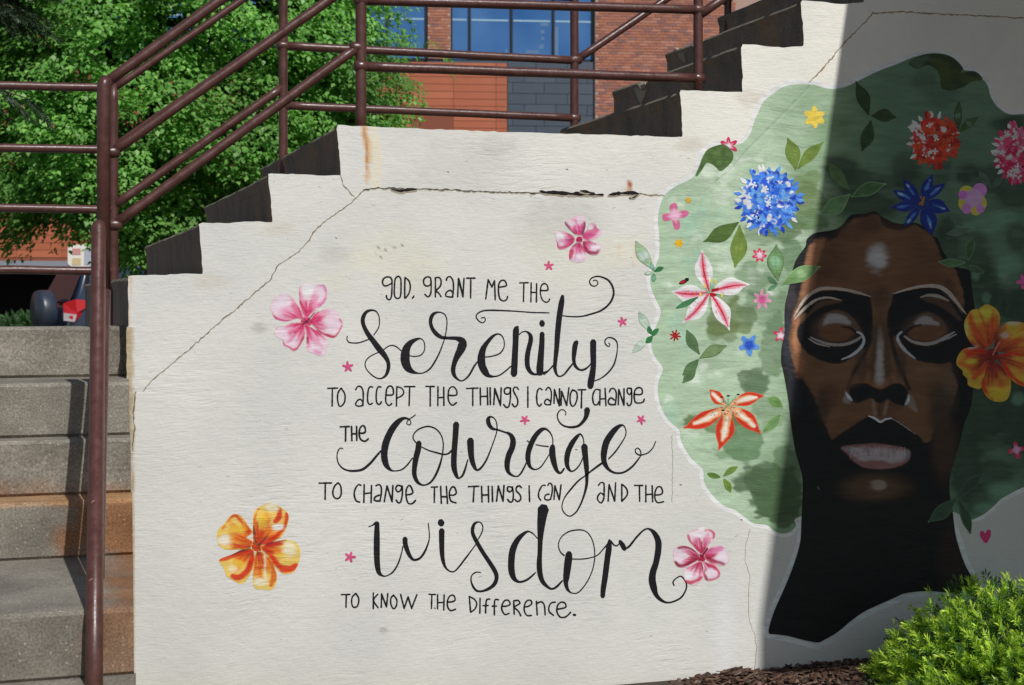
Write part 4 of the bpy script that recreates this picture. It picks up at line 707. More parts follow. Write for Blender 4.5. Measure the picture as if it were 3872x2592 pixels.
pk = flower('', ['690,640 610,480 590,300 600,180 660,130 760,120 860,150 970,150 1005,260 990,380 920,460 800,560', '660,670 560,650 400,690 240,650 190,560 160,470 200,370 300,290 400,280 490,330 560,430 620,520', '660,720 500,710 400,740 240,800 240,900 340,960 360,1040 440,1080 500,1130 560,1110 640,990 680,880', '690,740 700,900 700,1050 720,1130 800,1160 880,1200 960,1190 1010,1080 1000,960 930,880 800,790', '740,700 820,570 950,510 1080,500 1180,570 1220,660 1240,740 1190,850 1120,930 1020,920 900,850 800,760'],
    (695, 700), 980, 1040, 3.92, L(206, 60, 110), PNK, PPL,
    [('240,800,12 320,745,14 420,710,16 560,720,18 660,730,16', L(176, 32, 70), 3, 1), ('195,570,30 250,640,44 400,690,40 520,690,26', L(206, 74, 130), 5, .9), ('596,240,8 600,300,16 610,400,30 650,480,34 690,560,24', L(196, 50, 96), 5, .9), ('860,150,30 960,170,34 990,260,30 970,380,40 900,450,70', L(214, 112, 166), 8, .85), ('860,820,30 920,860,40 1000,890,50 1120,910,44 1190,840,24', L(188, 30, 76), 6, .95), ('510,1115,30 590,1060,56 640,960,50 675,860,26', L(198, 48, 100), 7, .9), ('690,760,16 710,900,24 715,1000,20', L(190, 34, 80), 5, .9), ('345,960,16 370,1040,22 440,1075,26 510,1110,20', L(214, 96, 146), 5, .9), ('1190,660,18 1232,730,22 1190,830,22', L(208, 70, 120), 5, .85), ('830,1130,50 900,1150,56', L(216, 120, 176), 8, .7),
     ('480,640,8 560,660,14 650,690,16', L(178, 26, 60), 4, .9), ('560,560,8 620,620,14 670,690,16', L(190, 40, 90), 4, .9), ('520,860,8 600,790,12 670,720,14', L(190, 40, 90), 4, .9), ('760,380,8 740,460,10 710,600,12', L(206, 60, 120), 4, .7), ('900,640,16 800,660,20 720,690,20', L(196, 30, 70), 5, .9), ('940,740,14 820,730,18 720,710,18', L(196, 30, 70), 5, .9), ('600,170,6 590,300,8', L(196, 60, 110), 3, .8)],
    [(720, 240, 90, 110, WHT, .9), (330, 400, 130, 80, L(234, 218, 228), .8), (1040, 640, 90, 70, PPL, .8), (700, 700, 70, 60, L(150, 16, 44), .8)], halo=L(226, 196, 200))
pk.ribbon(pts('690,700,20 740,650,14 820,560,10', 980, 1040, 3.92), PLM); pk.ribbon(pts('640,740,8 700,690,26 720,700,20', 980, 1040, 3.92), PLM)
for i in range(16): 
    a = rng.random()*6.28; q = rng.random()*30; X, Y = 980+(885+math.cos(a)*q*1.5)/3.92, 1040+(530+math.sin(a)*q*1.1)/3.92; pk.ribbon(np.array([(X, Y, 5), (X+3, Y-3, 4)]), L(232, 228, 220)*(.8+.25*rng.random()))
pk.build(M_ART, wall, label='pink five-petal hibiscus, left of the word serenity')
YEL, ORG, RED, CRM = L(238, 196, 66), L(222, 104, 36), L(206, 48, 28), L(236, 222, 196)
og = flower('', ['700,660 690,500 695,300 730,190 840,120 950,85 1040,120 1120,160 1200,230 1225,310 1190,450 1100,600 900,700 780,720', '690,660 600,600 690,520 620,420 530,290 450,255 370,270 260,400 180,480 155,600 190,720 300,780 450,780 640,760', '700,780 560,770 380,850 200,920 200,980 260,1060 300,1170 420,1250 520,1290 600,1230 680,1080 710,950', '730,840 700,1000 690,1200 720,1350 860,1370 960,1380 1020,1310 1050,1180 1000,1000 900,880 800,800', '800,740 950,680 1100,640 1220,635 1330,680 1390,780 1385,920 1350,1030 1280,1120 1160,1140 1060,1080 960,940 860,830'],
    (760, 720), 780, 1880, 3.92, L(190, 62, 32), L(224, 124, 40), L(240, 196, 104),
    [('735,640,30 715,500,24 715,380,20 735,260,18 770,180,20', ORG, 6, .9), ('1090,190,70 1080,280,90 1030,360,60', RED, 6, .95), ('1190,250,50 1190,350,60 1130,480,50 1000,600,50 860,690,40', RED, 6, .9), ('370,300,40 430,275,50 500,340,50 560,430,40 640,560,24', RED, 6, .85), ('360,310,30 290,400,24 240,470,16', ORG, 6, .8), ('210,930,50 350,890,70 520,830,60 640,800,40', RED, 6, .9), ('390,1170,70 480,1190,90 600,1100,90 660,980,80 700,880,50', RED, 7, .95), ('960,1300,50 1000,1200,70 990,1060,60 930,930,50', ORG*.9, 6, .9), ('1330,1010,60 1240,1070,100 1130,1060,110 1040,980,80 960,880,40', RED, 7, .95), ('420,700,50 500,730,50', RED, 6, .8), ('900,720,50 1000,700,70 1130,680,50', L(186, 38, 30), 6, .9), ('880,780,50 980,820,60', RED, 6, .8), ('860,820,20 870,960,30 870,1150,26 900,1300,20', CRM, 6, .7), ('730,1040,30 840,1050,30', RED, 6, .6),
     ('700,440,24 715,560,40 730,680,40', L(92, 26, 36), 6, .85), ('760,730,30 850,640,24 930,540,14', L(90, 30, 50), 5, .9), ('380,860,16 500,800,34 640,760,34 740,740,30', L(98, 28, 36), 6, .85), ('740,760,26 760,840,30', L(100, 26, 30), 5, .8), ('1180,640,12 1020,660,22 900,700,26', L(126, 30, 36), 5, .85)],
    [(960, 160, 100, 60, CRM, .9), (1060, 440, 90, 50, WHT, .9), (270, 630, 90, 80, L(232, 224, 212), .9), (1230, 780, 120, 110, CRM, .85), (800, 1260, 90, 80, CRM, .9), (380, 1060, 70, 50, CRM, .6), (840, 330, 90, 110, YEL, .7), (620, 620, 90, 60, ORG, .6), (450, 480, 130, 60, YEL, .6), (480, 980, 90, 50, YEL, .7), (1100, 860, 110, 40, YEL, .6), (770, 730, 46, 40, L(70, 24, 40), .95)], halo=L(232, 200, 90))
og.build(M_ART, wall, label='orange and yellow hibiscus, left of the word wisdom')
p2 = flower('', ['700,560 600,470 500,350 520,290 620,240 720,210 810,165 890,220 915,330 900,460 830,580', '830,600 930,470 960,370 1060,310 1110,350 1140,440 1230,480 1220,560 1120,640 960,680', '700,640 600,550 460,500 330,490 310,600 340,720 350,810 410,860 520,840 660,740', '780,700 680,760 600,850 580,960 600,1070 720,1110 860,1100 920,1000 900,880 840,760', '850,700 960,680 1100,720 1220,760 1220,840 1190,920 1130,970 1000,960 900,880'],
    (785, 665), 2040, 780, 5.227, L(196, 44, 100), L(222, 130, 170), L(234, 204, 218),
    [('505,340,40 540,420,70 610,520,80 700,590,50', L(104, 24, 52), 7, .85), ('890,330,24 885,430,30 850,560,36', L(96, 22, 50), 6, .85), ('640,900,90 620,960,80 600,1050,30', L(196, 40, 84), 7, .9), ('640,780,40 700,720,50 760,680,40', L(110, 26, 60), 6, .8), ('350,730,20 370,820,50 460,820,60 600,760,40', L(200, 60, 110), 7, .85), ('870,740,40 900,840,70 980,920,80 1130,930,70 1160,880,40', L(160, 30, 72), 7, .9), ('1100,460,160 1000,560,140 900,620,90', L(206, 64, 124), 10, .8), ('770,360,20 790,520,24', L(210, 80, 150), 5, .8), ('830,360,24 820,520,30', L(206, 60, 120), 5, .8), ('960,700,40 1100,740,30', L(196, 60, 110), 6, .8), ('780,780,30 780,900,16', L(190, 50, 100), 5, .8), ('480,610,14 640,600,20 740,640,24', L(206, 90, 140), 5, .8), ('510,665,10 660,660,16', L(160, 40, 90), 4, .8)],
    [(400, 590, 90, 70, WHT, .95), (1000, 420, 60, 50, WHT, .9), (640, 340, 90, 60, L(236, 216, 222), .8), (780, 1000, 90, 80, L(234, 214, 228), .9), (1130, 800, 80, 40, L(236, 220, 230), .9), (790, 660, 40, 36, L(70, 40, 56), .95)], halo=L(224, 190, 202))
p2.build(M_ART, wall, label='small crimson and pink hibiscus, above the verse')
p3 = flower('', ['770,700 640,560 530,420 520,320 560,260 680,230 760,160 830,150 880,220 980,220 1060,290 1050,400 960,500 900,600 820,720', '760,740 640,620 520,560 380,550 250,620 240,760 270,900 340,970 460,975 600,900 740,820', '800,850 600,930 480,1000 440,1120 480,1250 560,1310 680,1330 760,1250 830,1140', '830,850 860,1000 820,1100 870,1210 950,1250 1100,1200 1170,1130 1150,1040 1060,940 920,880', '840,740 940,600 1080,550 1180,545 1250,600 1310,720 1340,850 1250,930 1100,940 950,880'],
    (795, 790), 2500, 1960, 5.227, L(170, 34, 72), L(226, 140, 172), L(238, 212, 222),
    [('530,330,24 560,440,40 640,540,36 720,640,24', L(196, 60, 100), 5, .85), ('550,290,16 620,250,18', L(200, 70, 110), 4, .8), ('860,240,30 960,235,40 1050,320,50 1030,400,30', L(204, 50, 90), 6, .9), ('340,590,40 470,560,50 600,600,44 740,700,30', L(150, 24, 62), 6, .9), ('280,860,50 360,940,60 480,920,70 620,850,80 750,800,50', L(140, 22, 54), 6, .95), ('470,1240,40 560,1280,80 680,1240,60 790,1170,60', L(196, 40, 80), 7, .9), ('840,980,40 850,1100,56 900,1200,60', L(160, 24, 56), 6, .9), ('980,930,40 1080,990,60 1150,1090,50 1100,1180,40 960,1210,30', L(204, 50, 92), 6, .9), ('900,780,50 1000,830,80 1100,860,60 1240,910,40', L(150, 30, 64), 8, .85), ('1180,600,110 1060,640,90 920,690,60', L(214, 110, 160), 10, .8), ('760,400,10 760,560,14 780,700,16', L(190, 40, 90), 4, .8), ('860,360,8 820,560,12 800,700,14', L(196, 50, 100), 4, .8), ('700,460,10 740,640,14', L(200, 60, 110), 4, .8), ('620,1140,10 700,1010,14 770,900,16', L(196, 50, 100), 4, .8), ('700,1150,10 760,1000,16', L(200, 60, 110), 4, .8), ('600,760,60 680,770,60', L(150, 40, 70), 8, .7)],
    [(680, 330, 110, 80, L(236, 228, 234), .9), (400, 740, 110, 70, L(238, 214, 224), .95), (530, 1130, 70, 90, L(238, 226, 232), .95), (970, 1060, 70, 80, L(236, 216, 226), .95), (1170, 780, 90, 70, L(236, 212, 224), .9), (800, 210, 60, 40, WHT, .9), (800, 800, 44, 44, L(74, 26, 44), .95)], halo=L(230, 176, 190))
p3.ribbon(pts('800,760,40 850,690,36 915,595,30', 2500, 1960, 5.227), L(110, 26, 48)); p3.build(M_ART, wall, label='pink and white hibiscus at the curl of the last letter m')
oh = flower('', ['1090,820 1110,640 1200,520 1300,500 1418,520 1540,600 1530,760 1418,850 1250,850', '1110,900 1250,850 1418,860 1550,960 1560,1150 1480,1240 1380,1230 1270,1160 1180,1020', '1000,800 850,780 770,680 735,530 790,400 850,360 895,360 980,305 1060,330 1130,400 1140,520 1080,700', '1000,860 940,800 820,790 720,820 660,900 650,990 720,1060 720,1100 770,1150 780,1220 850,1255 930,1250 980,1050', '1030,940 960,1130 940,1260 1000,1360 1090,1410 1200,1400 1250,1330 1265,1180 1200,1050'],
    (1050, 880), 3400, 1050, K, S(74, 22, 18), S(136, 58, 24), S(150, 94, 32),
    [('800,420,40 840,560,60 900,680,60 1000,780,50', S(140, 44, 20), 8, .85), ('900,370,20 960,520,30 1000,680,30', S(136, 50, 20), 6, .8), ('1060,460,30 1050,620,40 1050,760,40', S(130, 40, 18), 8, .85), ('1110,440,24 1100,580,24', S(140, 48, 22), 6, .8), ('680,970,40 800,1020,60', S(150, 50, 18), 8, .8), ('780,870,50 900,840,60 1000,850,50', S(120, 26, 16), 8, .8), ('850,1140,50 920,1080,60 980,980,60', S(130, 40, 20), 8, .8), ('950,1140,30 960,1260,40 1060,1380,30', S(140, 34, 16), 6, .9), ('1090,960,30 1100,1120,50', S(84, 24, 22), 8, .9), ('1180,980,40 1260,1100,40 1400,1220,50', S(120, 24, 16), 8, .9), ('1140,880,40 1280,860,40 1418,880,50', S(110, 20, 16), 8, .9), ('1130,760,40 1280,740,60 1418,720,40', S(130, 44, 24), 8, .7), ('1240,520,40 1350,520,30', S(140, 120, 130), 8, .5), ('790,800,20 880,780,20', S(150, 130, 140), 6, .6), ('1330,620,16 1400,590,20', S(150, 60, 20), 5, .8)],
    [(820, 960, 60, 30, S(150, 110, 34), .7), (1060, 880, 50, 40, S(16, 8, 8), .95), (1200, 660, 50, 46, S(140, 110, 110), .6), (760, 560, 20, 100, S(150, 116, 70), .7), (980, 400, 60, 50, S(168, 114, 34), .8), (1120, 1310, 100, 60, S(160, 100, 26), .8)], base=62, h=4)
oh.ribbon(pts('1060,880,14 1100,800,18 1140,730,18', 3400, 1050, K), S(150, 66, 56)); oh.build(M_ART, wall, label='large orange hibiscus beside the painted eye')

def lily(label, ox, oy, centre, tips, ws, petalf, base=26, extra=None):
    sh = Sheet('painted_flower', base); cx, cy = ox+centre[0]/K, oy+centre[1]/K
    for (tx, ty), w in zip(tips, ws):
        x1, y1 = ox+tx/K, oy+ty/K; poly, mid = leafpoly(x1, y1, cx, cy, w/K*1.12, .12)
        poly = poly+np.random.default_rng(int(tx)).normal(0, .8, poly.shape)
        sh.patch(poly, lambda P: petalf(P, poly, mid, w/K), 3)
    if extra: extra(sh, cx, cy)
    sh.build(M_ART, wall, label=label)
def wl(P, poly, mid, w):
    c = Cv(P, L(238, 236, 238)); r = np.random.default_rng(int(mid[0, 0]))
    c.stroke(np.c_[mid[1:], np.array([.12, .3, .42, .42, .36, .3, .25, .2])*w], L(232, 132, 160), 7, .85, 3)
    c.stroke(np.c_[mid[1:], np.array([2, 5, 6, 7, 7, 6, 6, 5])], L(200, 22, 44), 2, 1)
    for k in range(20):
        u = r.random()**.7; m = mid[0]*(1-u)+mid[-1]*u; c.blob(m[0]+r.normal(0, w*.17), m[1]+r.normal(0, w*.17), 2.2, 2.2, L(180, 26, 50), .9)
    return c.C
def wx(sh, cx, cy):
    for a, b in [((-20, -25), (-3, 2)), ((4, -45), (0, 0)), ((22, -40), (0, 0)), ((45, 10), (0, 0)), ((-35, 8), (0, 0))]:
        sh.ribbon(np.array([(cx+b[0], cy+b[1], 3), (cx+a[0]*.5+b[0], cy+a[1]*.5, 2.6), (cx+a[0], cy+a[1], 2.4)]), L(96, 180, 140)); sh.ribbon(np.array([(cx+a[0], cy+a[1]-5, 6), (cx+a[0]+1, cy+a[1]+5, 7)]), L(236, 208, 90))
    sh.ribbon(np.array([(cx+12, cy-8, 12), (cx+32, cy-12, 10)]), L(160, 16, 34)); sh.ribbon(np.array([(cx+6, cy+8, 14), (cx+22, cy+10, 10)]), L(170, 16, 34))
lily('white star lily with crimson midribs in the left hair', 2380, 900, (910, 620), [(825, 118), (472, 612), (598, 972), (1138, 1062), (1375, 532)], [180, 190, 170, 170, 180], wl, extra=wx)
def rl(P, poly, mid, w):
    c = Cv(P, L(204, 50, 30)); d, _ = sd(P, cr(poly, True, 6)); q = np.clip(1-d/4, 0, 1)[:, None]; c.C = c.C*(1-q)+L(228, 100, 60)*q
    c.stroke(np.c_[mid[2:], np.array([.2, .42, .5, .5, .5, .45, .4])*w], L(232, 176, 128), 6, .95, 4)
    c.stroke(np.c_[mid[2:7], np.array([.1, .22, .28, .2, .1])*w], L(240, 224, 214), 4, .95, 4)
    r = np.random.default_rng(int(mid[0, 0]))
    for k in range(9):
        u = .66+.3*r.random(); m = mid[0]*(1-u)+mid[-1]*u; c.blob(m[0]+r.normal(0, w*.14), m[1]+r.normal(0, w*.14), 2.4, 2.4, L(40, 30, 34), .95)
    return c.C
def rx_(sh, cx, cy):
    for a in [(-20, -26), (0, -30), (30, -34), (-16, 14)]: sh.ribbon(np.array([(cx, cy, 3.5), (cx+a[0], cy+a[1], 3)]), L(90, 160, 116)); sh.ribbon(np.array([(cx+a[0]*1.25-3, cy+a[1]*1.25, 6), (cx+a[0]*1.25+5, cy+a[1]*1.25, 5)]), L(34, 32, 40))
lily('red-orange lily with dark specks, low in the hair', 2380, 1380, (1120, 465), [(893, 262), (1548, 345), (588, 732), (1008, 978), (1500, 800)], [120, 130, 160, 190, 160], rl, extra=rx_)

def star(label, items):
    sh = Sheet('painted_blossom', 34)
    for cx, cy, r, n, col, inner, fat, rot in items:
        a = np.arange(n*6)/(n*6)*2*math.pi+rot; rr = r*(fat+(1-fat)*(.5+.5*np.cos(n*(a-rot)))**.8)*(.9+.2*np.random.default_rng(int(cx)).random(n*6))
        poly = np.c_[cx+rr*np.cos(a), cy+rr*np.sin(a)]
        def f(P):
            c = Cv(P, col); c.C *= (.9+.25*noise(P[:, 0], P[:, 1], .12, 3))[:, None]
            if inner is not None:
                c.blob(cx, cy, r*.42, r*.42, inner, .95, rough=.6)
                for k in range(n): q = rot+2*math.pi*k/n; c.stroke([(cx, cy, r*.18), (cx+.6*r*math.cos(q), cy+.6*r*math.sin(q), 1.5)], inner, 2, .8)
            return c.C
        sh.patch(poly, f, 2.2 if r < 30 else 3)
    sh.build(M_ART, wall, label=label)
SM = L(206, 82, 128)
for X, Y, R, rot, lab in [(1315, 1388, 23, -.4, 'tiny pink star at the start of the word serenity'), (2075, 1006, 20, -1.6, 'tiny pink star above the word the'), (2353, 1217, 20, -.5, 'tiny pink star right of the serenity crossbar curl'), (1984, 1588, 20, -1.0, 'tiny pink star above the a of courage'), (2424, 1588, 20, -1.05, 'tiny pink star above the last e of courage'), (1323, 2107, 23, 0, 'tiny pink star left of the word wisdom')]:
    star(lab, [(X, Y, R, 5, SM, None, .34, rot)])
CRI, LPK = L(206, 50, 92), L(244, 214, 224)
star('small crimson blossom on the hair edge', [(2755, 553, 35, 6, CRI, LPK, .45, -1.6)])
star('pink four-petal blossom at the left of the hair', [(2552, 816, 52, 4, L(204, 106, 146), L(236, 180, 204), .34, -1.75)])
star('small pink blossom below the blue flower', [(2872, 965, 29, 7, CRI*1.1, LPK, .5, -1.6)])
star('lilac pink blossom right of the white lily', [(2881, 1133, 38, 7, L(222, 156, 184), L(200, 90, 140), .4, -1.6)])
star('crimson blossom at the jaw edge', [(2951, 1268, 30, 5, CRI, LPK, .35, -.2)])
star('yellow dot blossom, upper left hair', [(2603, 758, 12, 6, L(214, 158, 24), L(226, 190, 60), .7, 0)])
star('small yellow blossom, left hair', [(2567, 920, 18, 6, L(226, 176, 30), None, .6, 0)])
star('yellow star high in the hair', [(3080, 445, 42, 6, L(232, 202, 84), None, .62, -1.6)])
star('dark red spiky blossom, left hair', [(2553, 1270, 24, 8, L(160, 24, 24), None, .3, .2)])
star('blue four-petal flower left of the jaw', [(2832, 1305, 42, 5, L(96, 150, 222), L(40, 80, 190), .5, -1.0)])
star('pink blossom at the lower right hair', [(3843, 1702, 34, 4, S(116, 30, 52), S(150, 90, 110), .35, -1.8)])
star('pink blossom at the right edge of the hair', [(3872, 1065, 32, 5, S(130, 50, 82), None, .4, -2)])
sh = Sheet('painted_blossom', 34)
for a, b, cc in [((3655, 730), (36, 34), S(140, 110, 44)), ((3704, 720), (34, 34), S(130, 76, 120)), ((3650, 768), (34, 40), S(140, 108, 42)), ((3705, 770), (32, 40), S(136, 106, 44)), ((3680, 752), (44, 44), S(140, 90, 116)), ((3655, 790), (24, 24), S(130, 72, 118)), ((3690, 798), (26, 22), S(136, 104, 44)), ((3640, 738), (22, 22), S(126, 66, 116)), ((3706, 790), (20, 22), S(128, 76, 118))]:
    t_ = np.linspace(0, 2*math.pi, 14, endpoint=False); sh.patch(np.c_[a[0]+b[0]*.8*np.cos(t_), a[1]+b[1]*.8*np.sin(t_)], cc, 4)
sh.build(M_ART, wall, label='yellow and violet four-petal flower in the right hair')
sh = Sheet('painted_heart', 34); sh.patch(pts('990,1130 1000,1100 1025,1100 1040,1125 1055,1095 1080,1083 1095,1110 1085,1160 1050,1212 1010,1175', 3300, 1560, 2.449), S(128, 30, 60), 2.5); sh.build(M_ART, wall, label='small crimson heart right of the neck')
sh = Sheet('painted_ladybird', 36); t_ = np.linspace(0, 6.283, 14, endpoint=False); sh.patch(np.c_[2583+16*np.cos(t_)-2*np.sin(t_), 1067+9*np.sin(t_)-4*np.cos(t_)], L(40, 22, 24), 2.5); sh.patch(np.c_[2581+11*np.cos(t_)-2*np.sin(t_), 1067+6*np.sin(t_)-2*np.cos(t_)], L(170, 30, 34), 2); sh.patch(np.c_[2597+8*np.cos(t_), 1058+7*np.sin(t_)], L(24, 22, 26), 2); sh.ribbon(np.array([(2600, 1056, 2), (2604, 1050, 2)]), L(24, 22, 26)); sh.build(M_ART, wall, label='little red ladybird above the lily petal')

def pompom(label, cx, cy, rx, ry, cols, whites, wside, n, seed, base=44):
    sh = Sheet('painted_flower', base); r = np.random.default_rng(seed); a = np.arange(64)/64*2*math.pi
    rad = .88+.17*(np.arange(64) % 3 == 0)-.06*r.random(64); poly = np.c_[cx+rx*rad*np.cos(a), cy+ry*rad*np.sin(a)]
    def f(P):
        c = Cv(P, cols[0])
        for k in range(n):
            t = r.random()*6.283; q = math.sqrt(r.random()); X, Y = cx+rx*q*math.cos(t), cy+ry*q*math.sin(t); w = q*math.cos(t-wside)
            cc = cols[int(r.random()*len(cols))]
            if r.random() < .10+.45*max(0, w)**2: cc = whites
            c.blob(X, Y, 4+5*r.random(), 9+6*r.random(), cc*(.85+.3*r.random()), .95, 2.0, rot=r.random()*3.1)
        return c.C
    sh.patch(poly, f, 2.8, smooth=False)
    for k in range(34):
        t = r.random()*6.283; X, Y = cx+rx*.95*math.cos(t), cy+ry*.95*math.sin(t); w = math.cos(t-wside); cc = whites if r.random() < .15+.6*max(0, w) else cols[int(r.random()*len(cols))]
        e = 9+9*r.random(); sh.ribbon(np.array([(X-e*.4*math.cos(t), Y-e*.4*math.sin(t), 9), (X, Y, 15), (X+e*math.cos(t), Y+e*math.sin(t), 6)]), cc)
    for k in range(20):      # four-petal florets
        t = r.random()*6.283; q = .8*math.sqrt(r.random()); X, Y = cx+rx*q*math.cos(t), cy+ry*q*math.sin(t); w = q*math.cos(t-wside); cc = whites if r.random() < .25+.5*w else cols[int(r.random()*len(cols))]*1.1; ph = r.random()*3
        for j in range(4): e = ph+j*1.571; sh.ribbon(np.array([(X+2*math.cos(e), Y+2*math.sin(e), 4), (X+9*math.cos(e), Y+9*math.sin(e), 8)]), cc)
    sh.build(M_ART, wall, label=label)
pompom('large blue and white hydrangea head', 2908, 757, 122, 128, [L(70, 130, 232), L(40, 92, 214), L(110, 168, 242), L(30, 66, 186), L(86, 146, 236)], L(226, 232, 248), 3.5, 420, 3)
pompom('red-orange flower head at the top right', 3527, 534, 92, 102, [S(142, 44, 24), S(110, 26, 20), S(132, 38, 22), S(90, 20, 18)], S(150, 116, 116), 3.8, 300, 4)
pompom('crimson and white flower head at the right edge', 3842, 580, 82, 112, [S(130, 36, 58), S(104, 20, 40), S(140, 56, 78)], S(150, 132, 140), 3.6, 260, 5)
sh = Sheet('painted_flower', 64); cx, cy = 3485, 768
for i, (tx, ty, w) in enumerate([(958, 215, 110), (1312, 168, 110), (1468, 270, 100), (1512, 605, 150), (1300, 890, 170), (958, 790, 90), (812, 555, 110), (826, 345, 100)]):
    poly, mid = leafpoly(3092+tx/K, 600+ty/K, cx, cy, w/K*1.1, .1)
    def f(P):
        c = Cv(P, S(16, 26, 74)); c.stroke(np.c_[mid[2:6], np.array([4, 9, 9, 5])+0.], S(44, 76, 150), 5, .9, 4); c.stroke(np.c_[mid[2:4], [2, 4]], S(100, 140, 190), 3, .7, 3); return c.C
    sh.patch(poly, f, 3.5)
t_ = np.linspace(0, 6.283, 14, endpoint=False); sh.patch(np.c_[cx+26*np.cos(t_), cy+26*np.sin(t_)], S(22, 30, 64), 4)
for k in range(22): a = rng.random()*6.28; q = rng.random()*16; X, Y = cx+q*math.cos(a)*.8, cy-4+q*math.sin(a)*1.2; sh.ribbon(np.array([(X, Y, 4), (X+3, Y-3, 4)]), [S(130, 74, 24), S(70, 70, 24), S(110, 60, 20)][k % 3])
sh.build(M_ART, wall, label='dark blue eight-petal flower over the hairline')
# ------------------------------------------------------------------ ground and stairs
E0 = 1.5; PARK = E0-1.23; LAND = E0-.1225
M_ASPH = plain('asphalt', (.06, .06, .062), .9, var=.3, sc=60, bump=.004)
M_PAVE = concrete('paving', (.30, .28, .25), (.2, .19, .17))
G = bpy.data.meshes.new('ground')
obj('ground', mesh('ground', [(-150, -40, -.06), (150, -40, -.06), (150, 12, -.06), (-150, 12, -.06)], [(0, 1, 2, 3)]), plain('soil', (.06, .045, .03), .95, var=.3, sc=12, bump=.01), kind='structure')
obj('car_park', mesh('car_park', [(-150, 10.6, PARK), (150, 10.6, PARK), (150, 200, PARK), (-150, 200, PARK)], [(0, 1, 2, 3)]), M_ASPH, kind='structure')
MB().box((-12, 10.45, -.3), (12, 10.6, PARK+.02)).build('retaining_edge', M_PAVE, kind='structure')

MB().box((-6, 5.93, LAND-.8), (W(487, 1100)[0], 10.45, LAND-.27)).build('landing', M_PAVE, kind='structure')
# upper flight: each step a solid block from the tread down to the one below, nose slanted
stair = thing('upper_stairs', 'dark weathered concrete steps rising to the right behind the painted wall', 'stairs', loc=(2.0, 6.5, 0))
NX = [(485, 1043, 486, 1237), (751, 842, 766, 1036), (1013, 654, 1030, 841), (1271, 474, 1287, 663), (2570, 343, 2581, 519), (2801, 167, 2808, 348), (3029, 2, 3040, 176), (3262, -160, 3268, 8), (3512, -330, 3520, -158)]
FAR = [10.35, 8.40, 7.78, 7.57, 7.04, 7.03, 7.0, 7.0, 7.0]
def world_x(px, py): return W(px, py)[0], W(px, py)[2]
for i, (ax, ay, bx, by) in enumerate(NX):
    (x0, z0), (x1, z1) = world_x(ax, ay), world_x(bx, by)
    if i+1 < len(NX): xr = world_x(NX[i+1][2], NX[i+1][3])[0]+.02
    else: xr = 6.5
    zb = z1-.02 if i else LAND-.50
    y0, y1 = WY+.036, FAR[i]; nz = 14
    z0 -= .004
    # riser as a subdivided face with worn nosing and, high up, a chipped notch at the old post hole
    V = []; F = []; ys = np.linspace(y0, y1, nz+1); r = np.random.default_rng(i+3)
    dz = (r.random(nz+1)-.5)*.004
    if i in (5, 6): ys[9] = y0+(y1-y0)*.665; ys[10] = y0+(y1-y0)*.72; ys[11] = y0+(y1-y0)*.765; dz[10] = -.028-.01*(i % 2)
    for y, d in zip(ys, dz): V += [(x1, y, zb), (x0+.012, y, z0-.05+d*.3), (x0, y, z0-.012+d), (x0+.012, y, z0+d), (xr, y, z0)]
    for k in range(nz):
        a = k*5; b = a+5; F += [(a, a+1, b+1, b), (a+1, a+2, b+2, b+1), (a+2, a+3, b+3, b+2), (a+3, a+4, b+4, b+3)]
    n = len(V); V += [(xr, y0, zb), (xr, y1, zb)]
    F += [(0, n, 4, 3, 2, 1), (5*nz+1, 5*nz+2, 5*nz+3, 5*nz+4, n+1, 5*nz), (n, n+1, 5*nz+4, 4), (0, 5*nz, n+1, n)]
    me = mesh('step', V, F, np.full((len(V), 3), [.9, .86, .8])); me.materials.append(M_RISER); me.materials.append(M_STEP)
    mi = [0]*len(F)
    for k in range(nz): mi[4*k+3] = 1; mi[4*k+2] = 1
    me.polygons.foreach_set('material_index', mi)
    obj('step', me, None, stair)
# broken corners with pale aggregate showing on two risers
def onx(px, py, X):
    d = ray([px], [py])[0]; t = X/d[0]; p = EYE+d*t; return (X-.004, p[1], p[2])
M_AGG = concrete('broken_aggregate', (.50, .46, .38), (.20, .17, .13), scale=1.6)
for (x_, y_, pl) in ((2801, 167, [(2392, 318), (2418, 330), (2440, 316), (2448, 330), (2436, 372), (2424, 396), (2408, 356)]), (3029, 2, [(2553, 180), (2566, 194), (2580, 182), (2590, 196), (2592, 240), (2574, 222)])):
    X0 = W(x_, y_)[0]+.008; V = [onx(a, b, X0) for a, b in pl]; V2 = [(v[0]+.02, v[1], v[2]) for v in V]; n_ = len(V)
    MB().add(V+V2, [tuple(range(n_)), tuple(range(2*n_-1, n_-1, -1))]+[(i, i+n_, (i+1) % n_+n_, (i+1) % n_) for i in range(n_)]).build('broken_edge', M_AGG, stair)
# mass under the stairs
fx = W(1287, 663)[0]
MB().box((fx, WY+.036, -.1), (6.5, 7.0, W(2581, 519)[2]-.6)).build('stair_base', M_RISER, stair)

